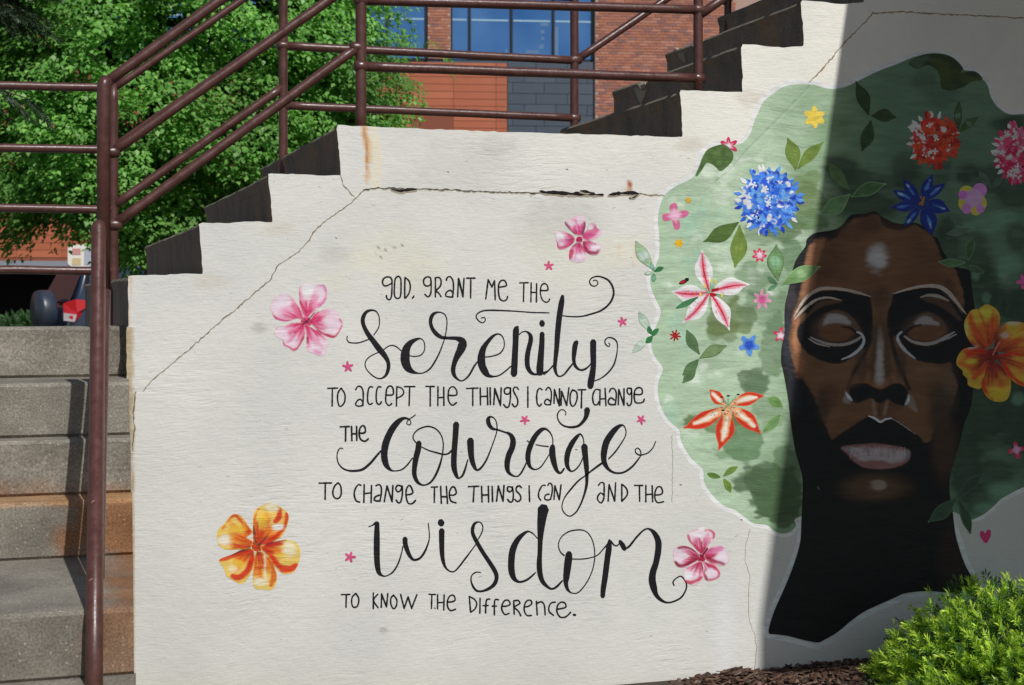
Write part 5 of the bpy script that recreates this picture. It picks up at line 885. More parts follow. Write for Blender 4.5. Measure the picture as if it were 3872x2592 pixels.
# lower flight
def cgrid_box(x0, x1, yn, yb, zt, zb, rust=None, nx=46, nzv=14, nyv=10, seed=0):
    """step block: front face and tread subdivided, colours in Paint"""
    V = []; F = []; xs = np.linspace(0, 1, nx+1)
    prof = [(yn+.01, zb)]+[(yn, zb+(zt-zb)*k/nzv) for k in range(1, nzv)]+[(yn+.004, zt-.006), (yn+.016, zt)]+[(yn+(yb-yn)*k/nyv, zt) for k in range(1, nyv+1)]
    r = np.random.default_rng(seed); m = len(prof)
    for x in xs:
        for j, (y, z) in enumerate(prof):
            q = (r.random()-.5)*.001; V.append((x0+(x1*y/yn-x0)*x, y+q, z+(q if j > nzv-2 and j < m-1 else 0)))
    for a in range(nx):
        for b in range(m-1): F.append((a*m+b, (a+1)*m+b, (a+1)*m+b+1, a*m+b+1))
    n = len(V); V += [(x0, yb, zb), (x1*yb/yn, yb, zb)]
    F.append(tuple(range(nx*m, nx*m+m))+(n+1,)); F.append(tuple(range(m-1, -1, -1))+(n,)); F.append((n, n+1, n-1, m-1))
    V = np.array(V); C = np.ones((len(V), 3))
    C *= (.72+.36*noise(V[:, 0]*5, V[:, 2]*9+V[:, 1]*9, 1, seed)+.22*noise(V[:, 0]*16, V[:, 2]*3, 1, seed+4))[:, None]; C = C*(1+.22*np.clip(1-np.abs(V[:, 2]-zt)/.012, 0, 1)*(V[:, 1] < yn+.03))[:, None]
    if rust is not None:
        a = rust(V); C = C*(1-a[:, None])+np.array([1.15, .56, .27])*a[:, None]
    return V, F, C
low = thing('lower_stairs', 'grey concrete steps with exposed pebbles and rust stains, left of the painted wall', 'stairs', loc=(-.5, 5.2, 0))
#       nose px, back y, nose y, z, right px
LS = [(5.75, 5.93, LAND, 487), (5.38, 5.76, LAND-.183, 490), (5.25, 5.42, LAND-.366, 493), (5.08, 5.27, LAND-.549, 498), (4.22, 5.10, LAND-.732, 499), (2.2, 4.24, LAND-.915, 506)]
def rust_a(c0, w, zc, zw, s, top=0.0):
    def f(V):
        x = (V[:, 0]-c0)/w; z = (V[:, 2]-zc)/zw; n = noise(V[:, 0]*14, V[:, 2]*14+V[:, 1]*9, 1, 9)
        return np.clip(np.clip(1.5-np.hypot(x, z)-.9*n, 0, 1)*s, 0, .92)
    return f
zr = [None, None, rust_a(.0, .5, LAND-.55, .05, .55), rust_a(.36, .30, LAND-.64, .26, 2.2), rust_a(.30, .14, LAND-.80, .16, 1.6), None]
for i, (yn, yb, z, rp) in enumerate(LS):
    xr = (rp-122)/6019*yn+.0
    xr = float(Wn([rp], [1110+(E0-z)/yn*6019*.0+1110*0], yn)[0][0]) if False else float(Wn([rp], [1600], yn)[0][0])
    zb = LS[i+1][2] if i+1 < len(LS) else -.1
    V, F, C = cgrid_box(-3.4, xr, yn, yb, z, zb-.0, zr[i], nx=120 if i in (2, 3, 4) else 50, nzv=18, seed=i+1)
    if i == 3: a = np.clip((.02-np.abs(V[:, 2]-z))/.02, 0, 1)*np.clip((V[:, 0]+1.2)/1.0, 0, 1)*.8; C = C*(1-a[:, None])+np.array([1.9, 1.15, .6])*a[:, None]
    if i == 4: a = np.clip(1-np.abs(V[:, 1]-yn)/.04, 0, 1)*np.clip((V[:, 0]-.1)/.1, 0, 1)*.8; C = C*(1-a[:, None])+np.array([1.15, .72, .48])*a[:, None]
    obj('step', mesh('step', V, F, C), M_STEP, low)
# cement fillet closing the joint between the landing and the wall end
MB().box((float(Wn([478], [1237], 5.70)[0][0]), 5.64, -.08), (W(500, 1237)[0]+.02, 5.76, LAND+.003)).build('joint_fill', concrete('pale_mortar', (.42, .36, .28), (.30, .24, .17)), low)

# ------------------------------------------------------------------ railings
def rail(parent, name, pts3, d=.041, seg=18, **kw):
    mb = MB(); mb.tube(pts3, d/2, seg); return mb.build(name, M_RAIL, parent, smooth=True, **kw)
def collar(parent, p, d=.05, axis=(0, 0, 1)):
    pass
def RW(px, py, y): return W(px, py, y)
def jog(a, b, n=14, amp=.0011, seed=0):
    r = np.random.default_rng(abs(seed)); a = np.array(a); b = np.array(b)
    return [tuple(a+(b-a)*k/n+(r.random(3)-.5)*amp*(0 < k < n)) for k in range(n+1)]
YN, YF = WY+.05, 6.92
near = thing('near_railing', 'brown painted pipe railing along the wall side of the stairs', 'railing', loc=RW(1365, 482, YN))
for nm, a, b, d in [('post', (1365, 500), (1365, -420), .041), ('post', (2640, 352), (2640, -560), .039), ('rail', (1365, 252), (2640, 297), .0375), ('rail', (1365, 2), (2640, 38), .0365), ('rail', (1365, -240), (2640, -200), .037),
                    ('rail', (430, 853), (1365, 170), .0365), ('rail', (415, 583), (1365, -84), .0365), ('rail', (396, 318), (1365, -386), .038), ('rail', (2640, 62), (3500, -540), .037), ('rail', (2640, 300), (2640, 297), .01)]:
    if a == (2640, 300): continue
    rail(near, nm, jog(RW(*a, YN), RW(*b, YN), seed=int(a[1])), d)
pa = RW(392, 330, YN-.03)
rail(near, 'post', [tuple(np.array(RW(392, 1250, YN-.03))), tuple(np.array(pa)), tuple(np.array(RW(394, 318, YN-.03))), RW(404, 306, YN-.02)], .0475)
for (a, r_) in (((1365, 252), .024), ((1365, 2), .023), ((2640, 297), .023), ((2640, 38), .023), ((433, 851), .022), ((424, 576), .022), ((1350, 180), .021)):
    c = np.array(RW(*a, YN)); bm = MB()
    ring = [tuple(c+np.array([q, 0, 0])) for q in (-.026, -.012, .012, .026)]; bm.tube(ring, [.017, r_, r_, .017], 14); bm.build('weld', M_RAIL, near, smooth=True)
far_ = thing('far_railing', 'brown painted pipe railing along the far side of the stairs', 'railing', loc=RW(1071, 600, YF))
for nm, a, b, d in [('post', (431, 1260), (429, 318), .040), ('post', (1071, 720), (1071, -420), .041), ('post', (2172, 620), (2172, -330), .041),
                    ('rail', (1071, 174), (2172, 229), .039), ('rail', (1071, 399), (2172, 447), .038), ('rail', (1071, -60), (2172, -10), .039),
                    ('rail', (436, 775), (1071, 329), .039), ('rail', (436, 553), (1071, 118), .036), ('rail', (429, 336), (1071, -106), .032), ('rail', (2180, 228), (2900, -262), .038), ('rail', (2172, 450), (2172, 449), .01)]:
    if a == (2172, 450): continue
    rail(far_, nm, jog(RW(*a, YF), RW(*b, YF), seed=int(a[0]+a[1])), d)
rail(far_, 'post', jog(RW(2752, 120, YF), RW(2752, -300, YF)), .036)
rail(far_, 'rail', jog(RW(2735, 10, YF), RW(3100, -240, YF)), .036)
for a in ((1071, 174), (1071, 399), (2172, 229), (2172, 447), (2178, 226)):
    c = np.array(RW(*a, YF)); bm = MB(); bm.tube([tuple(c+np.array([q, 0, 0])) for q in (-.028, -.014, .014, .028)], [.018, .0235, .0235, .018], 14); bm.build('weld', M_RAIL, far_, smooth=True)
lr = thing('landing_railing', 'brown railing of four level pipes across the left landing', 'railing', loc=RW(-400, 1240, YF))
for y0, y1 in ((318, 333), (559, 566), (784, 794), (1021, 1026)):
    rail(lr, 'rail', jog(RW(-900, y0-12, YF), RW(429, y1, YF), n=20, amp=.002, seed=y0), .0375)
for px in (-880, -330): rail(lr, 'post', jog(RW(px, 1245, YF), RW(px, 300, YF)), .041)
hr = thing('lower_handrail', 'thick brown handrail pole running down past the lower steps', 'handrail', loc=RW(355, 2900, 3.9))
p = [RW(374, 842, 5.09), RW(374, 846, 5.085), RW(373, 860, 5.08), RW(371, 1095, 5.0), RW(366, 1560, 4.68), RW(361, 1990, 4.40), RW(357, 2330, 4.17), RW(355, 2960, 4.08)]
rail(hr, 'rail', p, .0435, 24).data
MB().tube(p, [.012, .018, .0228, .0228, .0228, .0228, .0228, .0228], 24).build('rail', M_RAIL, hr, smooth=True)
bpy.data.objects.remove([o for o in hr.children if o.name.startswith('rail')][0])
rail(hr, 'lower_rail', [RW(393, 1100, 5.30), RW(391, 1240, 5.25), RW(380, 1640, 5.0), RW(371, 1990, 4.78), RW(366, 2240, 4.66)], .043, 20)
for (a, y) in (((371, 1097), 5.0), ((361, 1990), 4.40)):
    c = np.array(RW(*a, y)); MB().tube([tuple(c+np.array([0, 0, .004])), tuple(c-np.array([0, .002, .004]))], .0235, 24).build('weld', M_RAIL, hr, smooth=True)
c = np.array(RW(418, 1245, 5.27)); MB().tube([tuple(c+np.array([-.02, 0, .05])), tuple(c+np.array([-.006, 0, .01])), tuple(c+np.array([-.018, 0, -.05]))], [.004, .007, .004], 10).build('weld', plain('grey_sealant', (.4, .38, .36), .6), hr, smooth=True)
# painted-over scratches on the pole
for (px, py, R_) in ((354, 1905, 11), (349, 2202, 14)):
    c = np.array(RW(px, py, 4.26 if py > 2000 else 4.455)); c[1] -= .0228
    ring = [tuple(c+np.array([R_/1400*math.cos(t), .0, R_/1050*math.sin(t)])) for t in np.linspace(0, 6.1, 14)]; MB().tube(ring, .0011, 5).build('scratch', plain('bare_primer', (.55, .3, .18), .7), hr)

# ------------------------------------------------------------------ added canopy right of the frame: unseen, its edge shaped to throw the shade on the wall
P0_, P1_ = np.array(W(3240, 0)), np.array(W(2870, 2592)); HZ = E0+2.6
slope = (P0_[0]-P1_[0])/(P0_[2]-P1_[2])
XE = P0_[0]+SUNX*(HZ-P0_[2])
can = thing('added_shade_canopy', 'added unseen concrete slab on columns, shading the right end of the wall', 'shade_caster', loc=(XE+3, 4.5, 0))
M_CAN = plain('shade_slab_concrete', (.45, .43, .40), .8, var=.1)
MB().box((XE, 1.35, HZ), (XE+7, 8.0, HZ+.3)).build('shade_slab', M_CAN, can)
for x, y in ((XE+6.6, 1.8), (XE+6.6, 7.6)): MB().box((x-.2, y-.2, -.1), (x+.2, y+.2, HZ)).build('column', M_CAN, can)
print('canopy edge slope needed', slope, 'sun', SUNX)
# ------------------------------------------------------------------ planting bed: soil, bark, yew
def bedz(x):    # height of the bed against the wall, read along the foot of the wall
    px = [(2300, 2640), (2540, 2592), (2640, 2572), (2700, 2560), (2780, 2538), (2870, 2546), (3000, 2532), (3200, 2515), (3400, 2500), (3900, 2480)]
    X = [W(a, b)[0] for a, b in px]; Z = [W(a, b)[2] for a, b in px]; return np.interp(x, X, Z)
bx = np.linspace(W(2200, 2600)[0], 6.5, 90); by = np.linspace(3.2, WY, 40); BX, BY = np.meshgrid(bx, by)
BZ = bedz(BX)-.05*np.clip((BX.min()+.9-BX)/.9, 0, 1)-(WY-BY)*.02+.02*(noise(BX, BY, 9)-.5)-.25*np.clip((3.6-BY)/.4, 0, 1)
nx, ny = 90, 40; a = (np.arange(ny-1)[:, None]*nx+np.arange(nx-1)).ravel()
obj('planting_bed', mesh('planting_bed', np.stack([BX.ravel(), BY.ravel(), BZ.ravel()], 1), np.stack([a, a+1, a+nx+1, a+nx], 1), smooth=True), plain('bed_soil', (.028, .018, .012), .95, var=.5, sc=40, bump=.01), kind='structure')
r = np.random.default_rng(11); n = 7500
cx = W(2380, 2600)[0]+r.random(n)*2.6; cy = WY-.012-r.random(n)**1.5*1.5; cz = bedz(cx)-(WY-cy)*.02+.002+r.random(n)*.018
Lh = .012+.03*r.random(n)**2; Wd = .003+.008*r.random(n); Th = .001+.002*r.random(n)
yaw = r.random(n)*6.283; pit = (r.random(n)-.5)*.9; rol = (r.random(n)-.5)*1.2
ux = np.stack([np.cos(yaw)*np.cos(pit), np.sin(yaw)*np.cos(pit), np.sin(pit)], 1); sx = np.stack([-np.sin(yaw), np.cos(yaw), np.tan(rol)*.5], 1); sx /= np.linalg.norm(sx, axis=1)[:, None]; up = np.cross(ux, sx)
C0 = np.stack([cx, cy, cz], 1); V = []
for (i, j, k) in ((-1, -1, -1), (1, -.6, -1), (1, .8, -1), (-1, 1, -1), (-1, -1, 1), (1, -.6, 1), (1, .8, 1), (-1, 1, 1)): V.append(C0+ux*(Lh*i)[:, None]+sx*(Wd*j)[:, None]+up*(Th*k)[:, None])
V = np.stack(V, 1).reshape(-1, 3); f0 = np.array([(0, 3, 2, 1), (4, 5, 6, 7), (0, 1, 5, 4), (1, 2, 6, 5), (2, 3, 7, 6), (3, 0, 4, 7)])
F = (f0[None]+(np.arange(n)*8)[:, None, None]).reshape(-1, 4)
pal = np.array([(.10, .055, .035), (.16, .095, .06), (.055, .035, .025), (.20, .13, .095), (.075, .04, .028), (.12, .06, .04)])
cc = np.repeat(pal[r.integers(0, 6, n)]*(.6+.7*r.random(n))[:, None], 8, 0)
def attr_mat(name, rough=.85, spec=.3, sc=60):
    m, t, nn, b = newmat(name); at = N(t, 'ShaderNodeAttribute', attribute_name='Paint'); obc = t.nodes.new('ShaderNodeTexCoord').outputs['Object']
    q = N(t, 'ShaderNodeTexNoise', i_Scale=sc, i_Detail=4.0); t.links.new(obc, q.inputs[0]); v = ramp(t, q.outputs[0], [(.3, .75), (.7, 1.2)])
    c = mixc(t, at.outputs[0], v.outputs[0], 1.0, 'MULTIPLY'); t.links.new(c, b.inputs['Base Color']); b.inputs['Roughness'].default_value = rough; b.inputs['Specular IOR Level'].default_value = spec; return m
obj('bark_mulch', mesh('bark_mulch', V, F, cc), attr_mat('bark_chips'), kind='stuff')

# yew: a mound of upright shoots, each with two ranks of needles, on a dark inner mass of twigs
yew = thing('yew_bush', 'bright green needle-leaved shrub in front of the wall foot', 'bush', loc=(2.75, 4.9, .05))
def needles(base, dirv, length, nn, nl, nw, r, tipcol, basecol, droop=.0):
    """base (n,3) dirv (n,3): returns verts, faces, colours for flat lozenge needles along each shoot"""
    n = len(base); ref = r.normal(size=(n, 3)); side = np.cross(dirv, ref); side /= np.linalg.norm(side, axis=1)[:, None]; up_ = np.cross(dirv, side)
    Vs, Cs = [], []
    for k in range(nn):
        u = (k+.5)/nn; s_ = 1 if k % 2 else -1
        ang = s_*(1.05-.45*u)+r.normal(0, .18, n); el = r.normal(0, .45, n)
        d = dirv*np.cos(ang)[:, None]+(side*np.cos(el)[:, None]+up_*np.sin(el)[:, None])*np.sin(ang)[:, None]
        p = base+dirv*(length*u)[:, None]; ln = (nl*(1-.35*abs(u-.4))*(.8+.4*r.random(n)))[:, None]
        w = np.cross(d, up_*.6+ref*.4); w /= np.linalg.norm(w, axis=1)[:, None]+1e-9; w = w*nw
        Vs.append(np.stack([p, p+d*ln*.5+w, p+d*ln, p+d*ln*.5-w], 1))
        t = np.clip(u*.9+r.normal(0, .15, n), 0, 1)[:, None]; c = basecol*(1-t)+tipcol*t; Cs.append(np.repeat(c[:, None, :], 4, 1))
    V = np.stack(Vs, 1).reshape(-1, 3); C = np.stack(Cs, 1).reshape(-1, 3); F = np.arange(len(V)).reshape(-1, 4); return V, F, C
r = np.random.default_rng(21)
cen = np.array([W(4050, 2500, 4.75)[0], 4.85, -.12]); n = 5600
d = r.normal(size=(n, 3)); d[:, 2] = np.abs(d[:, 2])*1.0-.15; d /= np.linalg.norm(d, axis=1)[:, None]
th = np.arctan2(d[:, 1], d[:, 0]); lump = 1+.13*np.sin(th*3+1)+.12*(noise(th*3+9, d[:, 2]*4, 1.6, 2)-.5)*2+.10*(noise(th*9+40, d[:, 2]*9, 1.5, 5)-.5)*2
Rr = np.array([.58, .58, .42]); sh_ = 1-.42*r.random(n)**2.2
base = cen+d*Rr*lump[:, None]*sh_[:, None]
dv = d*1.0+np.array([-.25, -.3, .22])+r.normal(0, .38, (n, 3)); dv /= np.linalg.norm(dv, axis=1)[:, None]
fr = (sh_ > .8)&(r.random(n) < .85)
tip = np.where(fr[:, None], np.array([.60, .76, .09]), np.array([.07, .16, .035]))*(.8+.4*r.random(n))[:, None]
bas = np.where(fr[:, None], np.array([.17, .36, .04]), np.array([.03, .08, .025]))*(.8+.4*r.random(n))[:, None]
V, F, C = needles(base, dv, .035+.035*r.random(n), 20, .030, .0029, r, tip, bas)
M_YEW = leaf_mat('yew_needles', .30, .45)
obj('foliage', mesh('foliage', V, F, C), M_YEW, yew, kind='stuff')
mb = MB(); 
for k in range(60):
    q = d[k*7]; e = cen+q*Rr*.85; mb.tube([(cen[0]+q[0]*.05, cen[1]+q[1]*.05, -.05), tuple((cen+e)/2+np.array([0, 0, -.03])), tuple(e)], [.012, .008, .003], 6)
mb.build('stem', plain('yew_bark', (.10, .055, .04), .9), yew)

# ------------------------------------------------------------------ spruce at the top left corner
spr = thing('spruce_tree', 'dark spruce branches with yellow new tips at the top left corner', 'tree', loc=(-2.2, 9.6, LAND))
r = np.random.default_rng(4)
mb = MB().tube([(-2.2, 9.6, -.1), (-2.2, 9.6, 4), (-2.15, 9.6, 7)], [.14, .10, .03], 10); mb.build('trunk', plain('spruce_bark', (.09, .06, .045), .9, bump=.01), spr)
twb = MB(); B, D = [], []
for k in range(46):
    z = 2.9+k*.085; th = k*2.4; Lb = max(.3, 2.15-(z-2.8)*.42)*(.75+.3*r.random())
    if k in (6, 8, 9, 10, 12, 13): th = -.12+.2*r.random(); Lb = 2.0+.28*r.random()
    o = np.array([-2.2, 9.6, z]); dr = np.array([math.cos(th), math.sin(th), .12]); pth = [o+dr*Lb*u+np.array([0, 0, -.45*u*u*Lb*.5]) for u in np.linspace(0, 1, 8)]
    twb.tube([tuple(q) for q in pth], list(np.linspace(.018, .004, 8)), 5)
    for u in np.linspace(.25, 1, 26 if k in (6, 8, 9, 10, 12, 13) else 11):
        q = o+dr*Lb*u+np.array([0, 0, -.45*u*u*Lb*.5])
        for s_ in (-1, 1, 0):
            sd_ = np.array([-dr[1], dr[0], 0])*s_; v = dr*.6+sd_*.9+np.array([0, 0, -.5-.3*r.random()]); v /= np.linalg.norm(v); ln = .12+.22*(1-u)+.1*r.random()
            for w in np.linspace(0, 1, 8 if k in (6, 8, 9, 10, 12, 13) else 4): B.append(q+v*ln*w); D.append(v)
twb.build('branch', plain('spruce_twig', (.11, .075, .05), .9), spr)
B = np.array(B); D = np.array(D); n = len(B)
V, F, C = needles(B, D, np.full(n, .11), 22, .034, .0042, r, np.array([.045, .075, .03]), np.array([.022, .045, .025]))
obj('foliage', mesh('foliage', V, F, C), leaf_mat('spruce_needles', .12, .5), spr, kind='stuff')
tp = B[3::12]+D[3::12]*.10; V, F, C = needles(tp, D[3::12], np.full(len(tp), .03), 10, .02, .0022, r, np.array([.50, .38, .10]), np.array([.42, .30, .08]))
obj('bud', mesh('bud', V, F, C), leaf_mat('spruce_buds', .2), spr, kind='stuff')

# ------------------------------------------------------------------ broad-leaved tree behind the stairs
tree = thing('linden_tree', 'dense broad-leaved tree with layered bright green crown behind the stairs', 'tree')
TY = 17.0; TC = np.array(W(560, 120, TY)); r = np.random.default_rng(31); TC0 = TC.copy()
tree.location = (TC[0], TC[1], PARK)
SCL = TY/6019.
RX, RZ, RYd = 1010*SCL, 1010*SCL, 2.2
# sprays: flat drooping fans of leaves at the ends of twigs
n = 9800; a1 = r.random(n)*6.283; v = r.random(n)*2-1; q = np.sqrt(1-v*v); dd = np.stack([q*np.cos(a1), q*np.sin(a1), v], 1)
lump = 1+.16*(noise(a1*1.6+3, v*2.2, 1.8, 2)-.5)*2+.12*(noise(a1*5, v*6, 1.5, 4)-.5)*2
shell = 1-.45*r.random(n)**1.5
pc = TC+dd*np.array([RX, RYd, RZ])*(lump*shell)[:, None]
gate = noise(a1*3.2+20, v*7, 1.0, 6)+.5*noise(a1*8+20, v*16, 1.0, 8)
pc = np.where((gate < .76)[:, None], TC+(pc-TC)*.74, pc)
keep = (pc[:, 1] < TY+1.2)
# lower right part of the crown reaches out past the stair top; the underside is ragged
m2 = 520; ex = np.stack([W(1180, 380, TY)[0]+r.normal(0, .38, m2), TY-.4+r.normal(0, .7, m2), W(1180, 430, TY)[2]+r.normal(0, .33, m2)], 1)
m3 = 260; ey = np.stack([W(150, 760, TY)[0]+r.normal(0, .55, m3), TY-.6+r.normal(0, .6, m3), W(150, 730, TY)[2]+r.normal(0, .22, m3)], 1)
m4 = 200; ez = np.stack([W(520, 830, TY)[0]+r.normal(0, .34, m4), TY-.6+r.normal(0, .5, m4), W(520, 850, TY)[2]+r.normal(0, .22, m4)], 1)
pc = np.vstack([pc[keep], ex, ey, ez])
vv = pc-EYE; dp = vv@FW; ppx = CX+FPX*(vv@RT)/dp; ppy = CY-FPX*(vv@UP)/dp
low_ = 850+60*np.sin(ppx/70)+90*np.exp(-((ppx-440)/110)**2)*1.0+np.where(ppx > 560, 500, 0)
pc = pc[ppy < low_+20*r.normal(size=len(pc))]; n = len(pc)
out = pc-TC; out /= np.linalg.norm(out, axis=1)[:, None]
hz = out.copy(); hz[:, 2] = 0; hz /= np.linalg.norm(hz, axis=1)[:, None]+1e-6
fan = hz*.9+np.array([0, -.25, -.30])+r.normal(0, .22, (n, 3)); fan /= np.linalg.norm(fan, axis=1)[:, None]
sid = np.cross(fan, np.array([0, 0, 1.])); sid /= np.linalg.norm(sid, axis=1)[:, None]+1e-6; nrm = np.cross(sid, fan)
NL = 25; Vs, Cs = [], []
for k in range(NL):
    u = r.random(n)**.8; w = (r.random(n)-.5)*2
    p = pc+fan*(u*.30)[:, None]+sid*(w*.15*(1-.4*u))[:, None]+nrm*(r.normal(0, .022, n)-.10*u*u-.05*w*w)[:, None]
    ld = fan*(.7)+sid*(w*.6)[:, None]+np.array([0, 0, -.35])+r.normal(0, .35, (n, 3)); ld /= np.linalg.norm(ld, axis=1)[:, None]
    ls = np.cross(ld, nrm+np.array([0, -.25, .35])+r.normal(0, .22, (n, 3))); ls /= np.linalg.norm(ls, axis=1)[:, None]+1e-6; ln_ = np.cross(ls, ld)
    s = (.038+.026*r.random(n))[:, None]
    Vs.append(np.stack([p, p+ld*s*.45+ls*s*.42+ln_*s*.08, p+ld*s*1.15-ln_*s*.10, p+ld*s*.45-ls*s*.42+ln_*s*.08], 1))
    g = ((.70+.45*r.random(n))*(.62+.8*noise(pc[:, 0]*1+50, pc[:, 2]*1.6+50, 1.7, 12)))[:, None]; yl = r.random(n)[:, None]**2
    Cs.append(np.repeat((np.array([.15, .36, .075])*(1-yl)+np.array([.28, .50, .13])*yl)[:, None, :]*g[:, None, :], 4, 1))
V = np.stack(Vs, 1).reshape(-1, 3); C = np.stack(Cs, 1).reshape(-1, 3); F = np.arange(len(V)).reshape(-1, 4)
obj('foliage', mesh('foliage', V, F, C), leaf_mat('linden_leaves', .38, .42), tree, kind='stuff')
M_BARK = plain('linden_bark', (.075, .06, .048), .9, var=.3, sc=14, bump=.02)
mb = MB(); tx, ty = TC[0]+.1, TY+.3; mb.tube([(tx, ty, PARK-.1), (tx+.05, ty, PARK+1.2), (tx, ty, TC[2]), (tx-.05, ty, TC[2]+2.2)], [.24, .19, .13, .03], 12); mb.build('trunk', M_BARK, tree, smooth=True)
for k in range(16):
    q = dd[k*11]*np.array([RX, RYd, RZ])*.75; z0 = TC[2]-1.3+k*.16; mb = MB(); mb.tube([(tx, ty, z0), tuple(np.array([tx, ty, z0])*.5+(TC+q)*.5+np.array([0, 0, -.1])), tuple(TC+q)], [.06, .035, .01], 7); mb.build('limb', M_BARK, tree, smooth=True)

# ------------------------------------------------------------------ brick and panel building
bld = thing('office_building', 'modern office building of red brick, orange and slate panels with glass coloured as reflected sky', 'building')
OA = math.radians(-11.84); BU = np.array([math.cos(OA), math.sin(OA), 0]); BN = np.array([math.sin(OA), -math.cos(OA), 0])   # along and out of the facade
BO = EYE+FW*36.0; BO[2] = 0; bld.location = tuple(BO)
def fc(px, py):
    d = ray([px], [py])[0]; t = ((BO-EYE)@BN)/(d@BN); p = EYE+d*t; return (p-BO)@BU, p[2]
def fbox(mb, u0, z0, u1, z1, d0, d1):
    """box on the facade from depth d0 to d1 (positive towards the camera)"""
    V = []
    for d in (d1, d0):
        for (u, z) in ((u0, z0), (u1, z0), (u1, z1), (u0, z1)): p = BO+BU*u+BN*d; V.append((p[0], p[1], z))
    return mb.add(V, [(0, 1, 2, 3), (7, 6, 5, 4), (0, 4, 5, 1), (1, 5, 6, 2), (2, 6, 7, 3), (3, 7, 4, 0)])
def frect(mb, x0, y0, x1, y1, d0, d1):
    u0, z1 = fc(x0, (y0)); u1, _ = fc(x1, y0); _, z0 = fc(x0, y1); return fbox(mb, u0, z0, u1, z1, d0, d1)
M_BRK = [plain('brick_orange', (.42, .165, .10), .85, var=.15, sc=3), plain('brick_red', (.34, .135, .095), .85, var=.15, sc=3), plain('brick_plum', (.27, .135, .115), .85, var=.15, sc=3), plain('brick_salmon', (.47, .21, .145), .85, var=.15, sc=3)]
M_MORT = plain('mortar', (.44, .29, .23), .9); M_OR = [plain('orange_panel', (.42, .115, .05), .55, var=.05, sc=2), plain('orange_panel_pale', (.46, .135, .06), .55, var=.05, sc=2)]
M_SL = [plain('slate_panel', (.055, .073, .100), .5, var=.06, sc=2), plain('slate_panel_light', (.064, .083, .112), .5, var=.06, sc=2)]
M_BK = plain('black_frame', (.012, .012, .014), .4); M_CORE = plain('building_core', (.02, .02, .022), .9)
M_OBK = plain('orange_backing', (.24, .07, .035), .8)
# core wall behind everything, ground to roof, with a dark open ground floor at the left
mb = MB(); frect(mb, -1500, -900, 4200, 1010, -8, -.20); mb.build('core_wall', M_CORE, bld)
mb = MB(); u0, _ = fc(-1500, 0); u1, _ = fc(4200, 0); z1 = fc(0, 1010)[1]; fbox(mb, u0, PARK-.1, u1, z1, -8, -4); mb.build('recess_wall', M_CORE, bld)
mb = MB(); frect(mb, -1500, 984, 1500, 1006, -4, .05); mb.build('lintel', plain('grey_lintel', (.24, .26, .29), .6), bld)
for px in (-900, -250): mb = MB(); u, _ = fc(px, 900); fbox(mb, u, PARK-.1, u+.5, z1, -1.2, -.7); mb.build('column', M_CORE, bld)
# orange panels: visible courses one by one, plain cladding behind the tree
mb = MB(); frect(mb, -1500, 236, 1918, 984, -.20, -.04); mb.build('cladding_backing', M_OBK, bld)
def panel_mesh(w, h, t=.014, g=.0045):
    g = g; V = [(g, 0, g), (w-g, 0, g), (w-g, 0, h-g), (g, 0, h-g), (g+.001, -t, g+.001), (w-g-.001, -t, g+.001), (w-g-.001, -t, h-g-.001), (g+.001, -t, h-g-.001)]
    return V, [(4, 5, 6, 7), (0, 1, 5, 4), (1, 2, 6, 5), (2, 3, 7, 6), (3, 0, 4, 7)]
def place(name, me, u, z, d=-.04):
    o = bpy.data.objects.new(name, me); COL.objects.link(o); o.parent = bld; p = BO+BU*u+BN*d; o.location = (p[0]-BO[0], p[1]-BO[1], z-0.0); o.rotation_euler = (0, 0, OA); return o
uJ, zT = fc(1715, 236); PW = fc(1876, 236)[0]-uJ; PH = zT-fc(1715, 263.6)[1]; uR = fc(1918, 400)[0]
V, Fp = panel_mesh(PW, PH); pm = [mesh('panel', V, Fp) for _ in M_OR]; [m.materials.append(k) for m, k in zip(pm, M_OR)]
V2, _ = panel_mesh(uR-uJ-PW, PH); pm2 = mesh('panel', V2, Fp); pm2.materials.append(M_OR[0])
zw0 = fc(1650, 446)[1]; uw0, uw1 = fc(1500, 470)[0], fc(1708, 470)[0]; cnt = 0
for row in range(28):
    z = zT-PH*(row+1)
    for c_ in range(-13, 2):
        u = uJ+PW*c_; left = c_ < -7
        if (row < 12 and c_ < -4) or (row >= 12 and not left): continue
        if row >= 12 and row < 18: continue
        if row > 26: continue
        if not left and c_ < 0 and z < zw0-PH*.3 and u > uw0-PW*.6: continue
        if c_ == 1: place('panel', pm2, u, z)
        else: place('panel', pm[(row*3+c_*5) % 7 == 0], u, z)
        cnt += 1
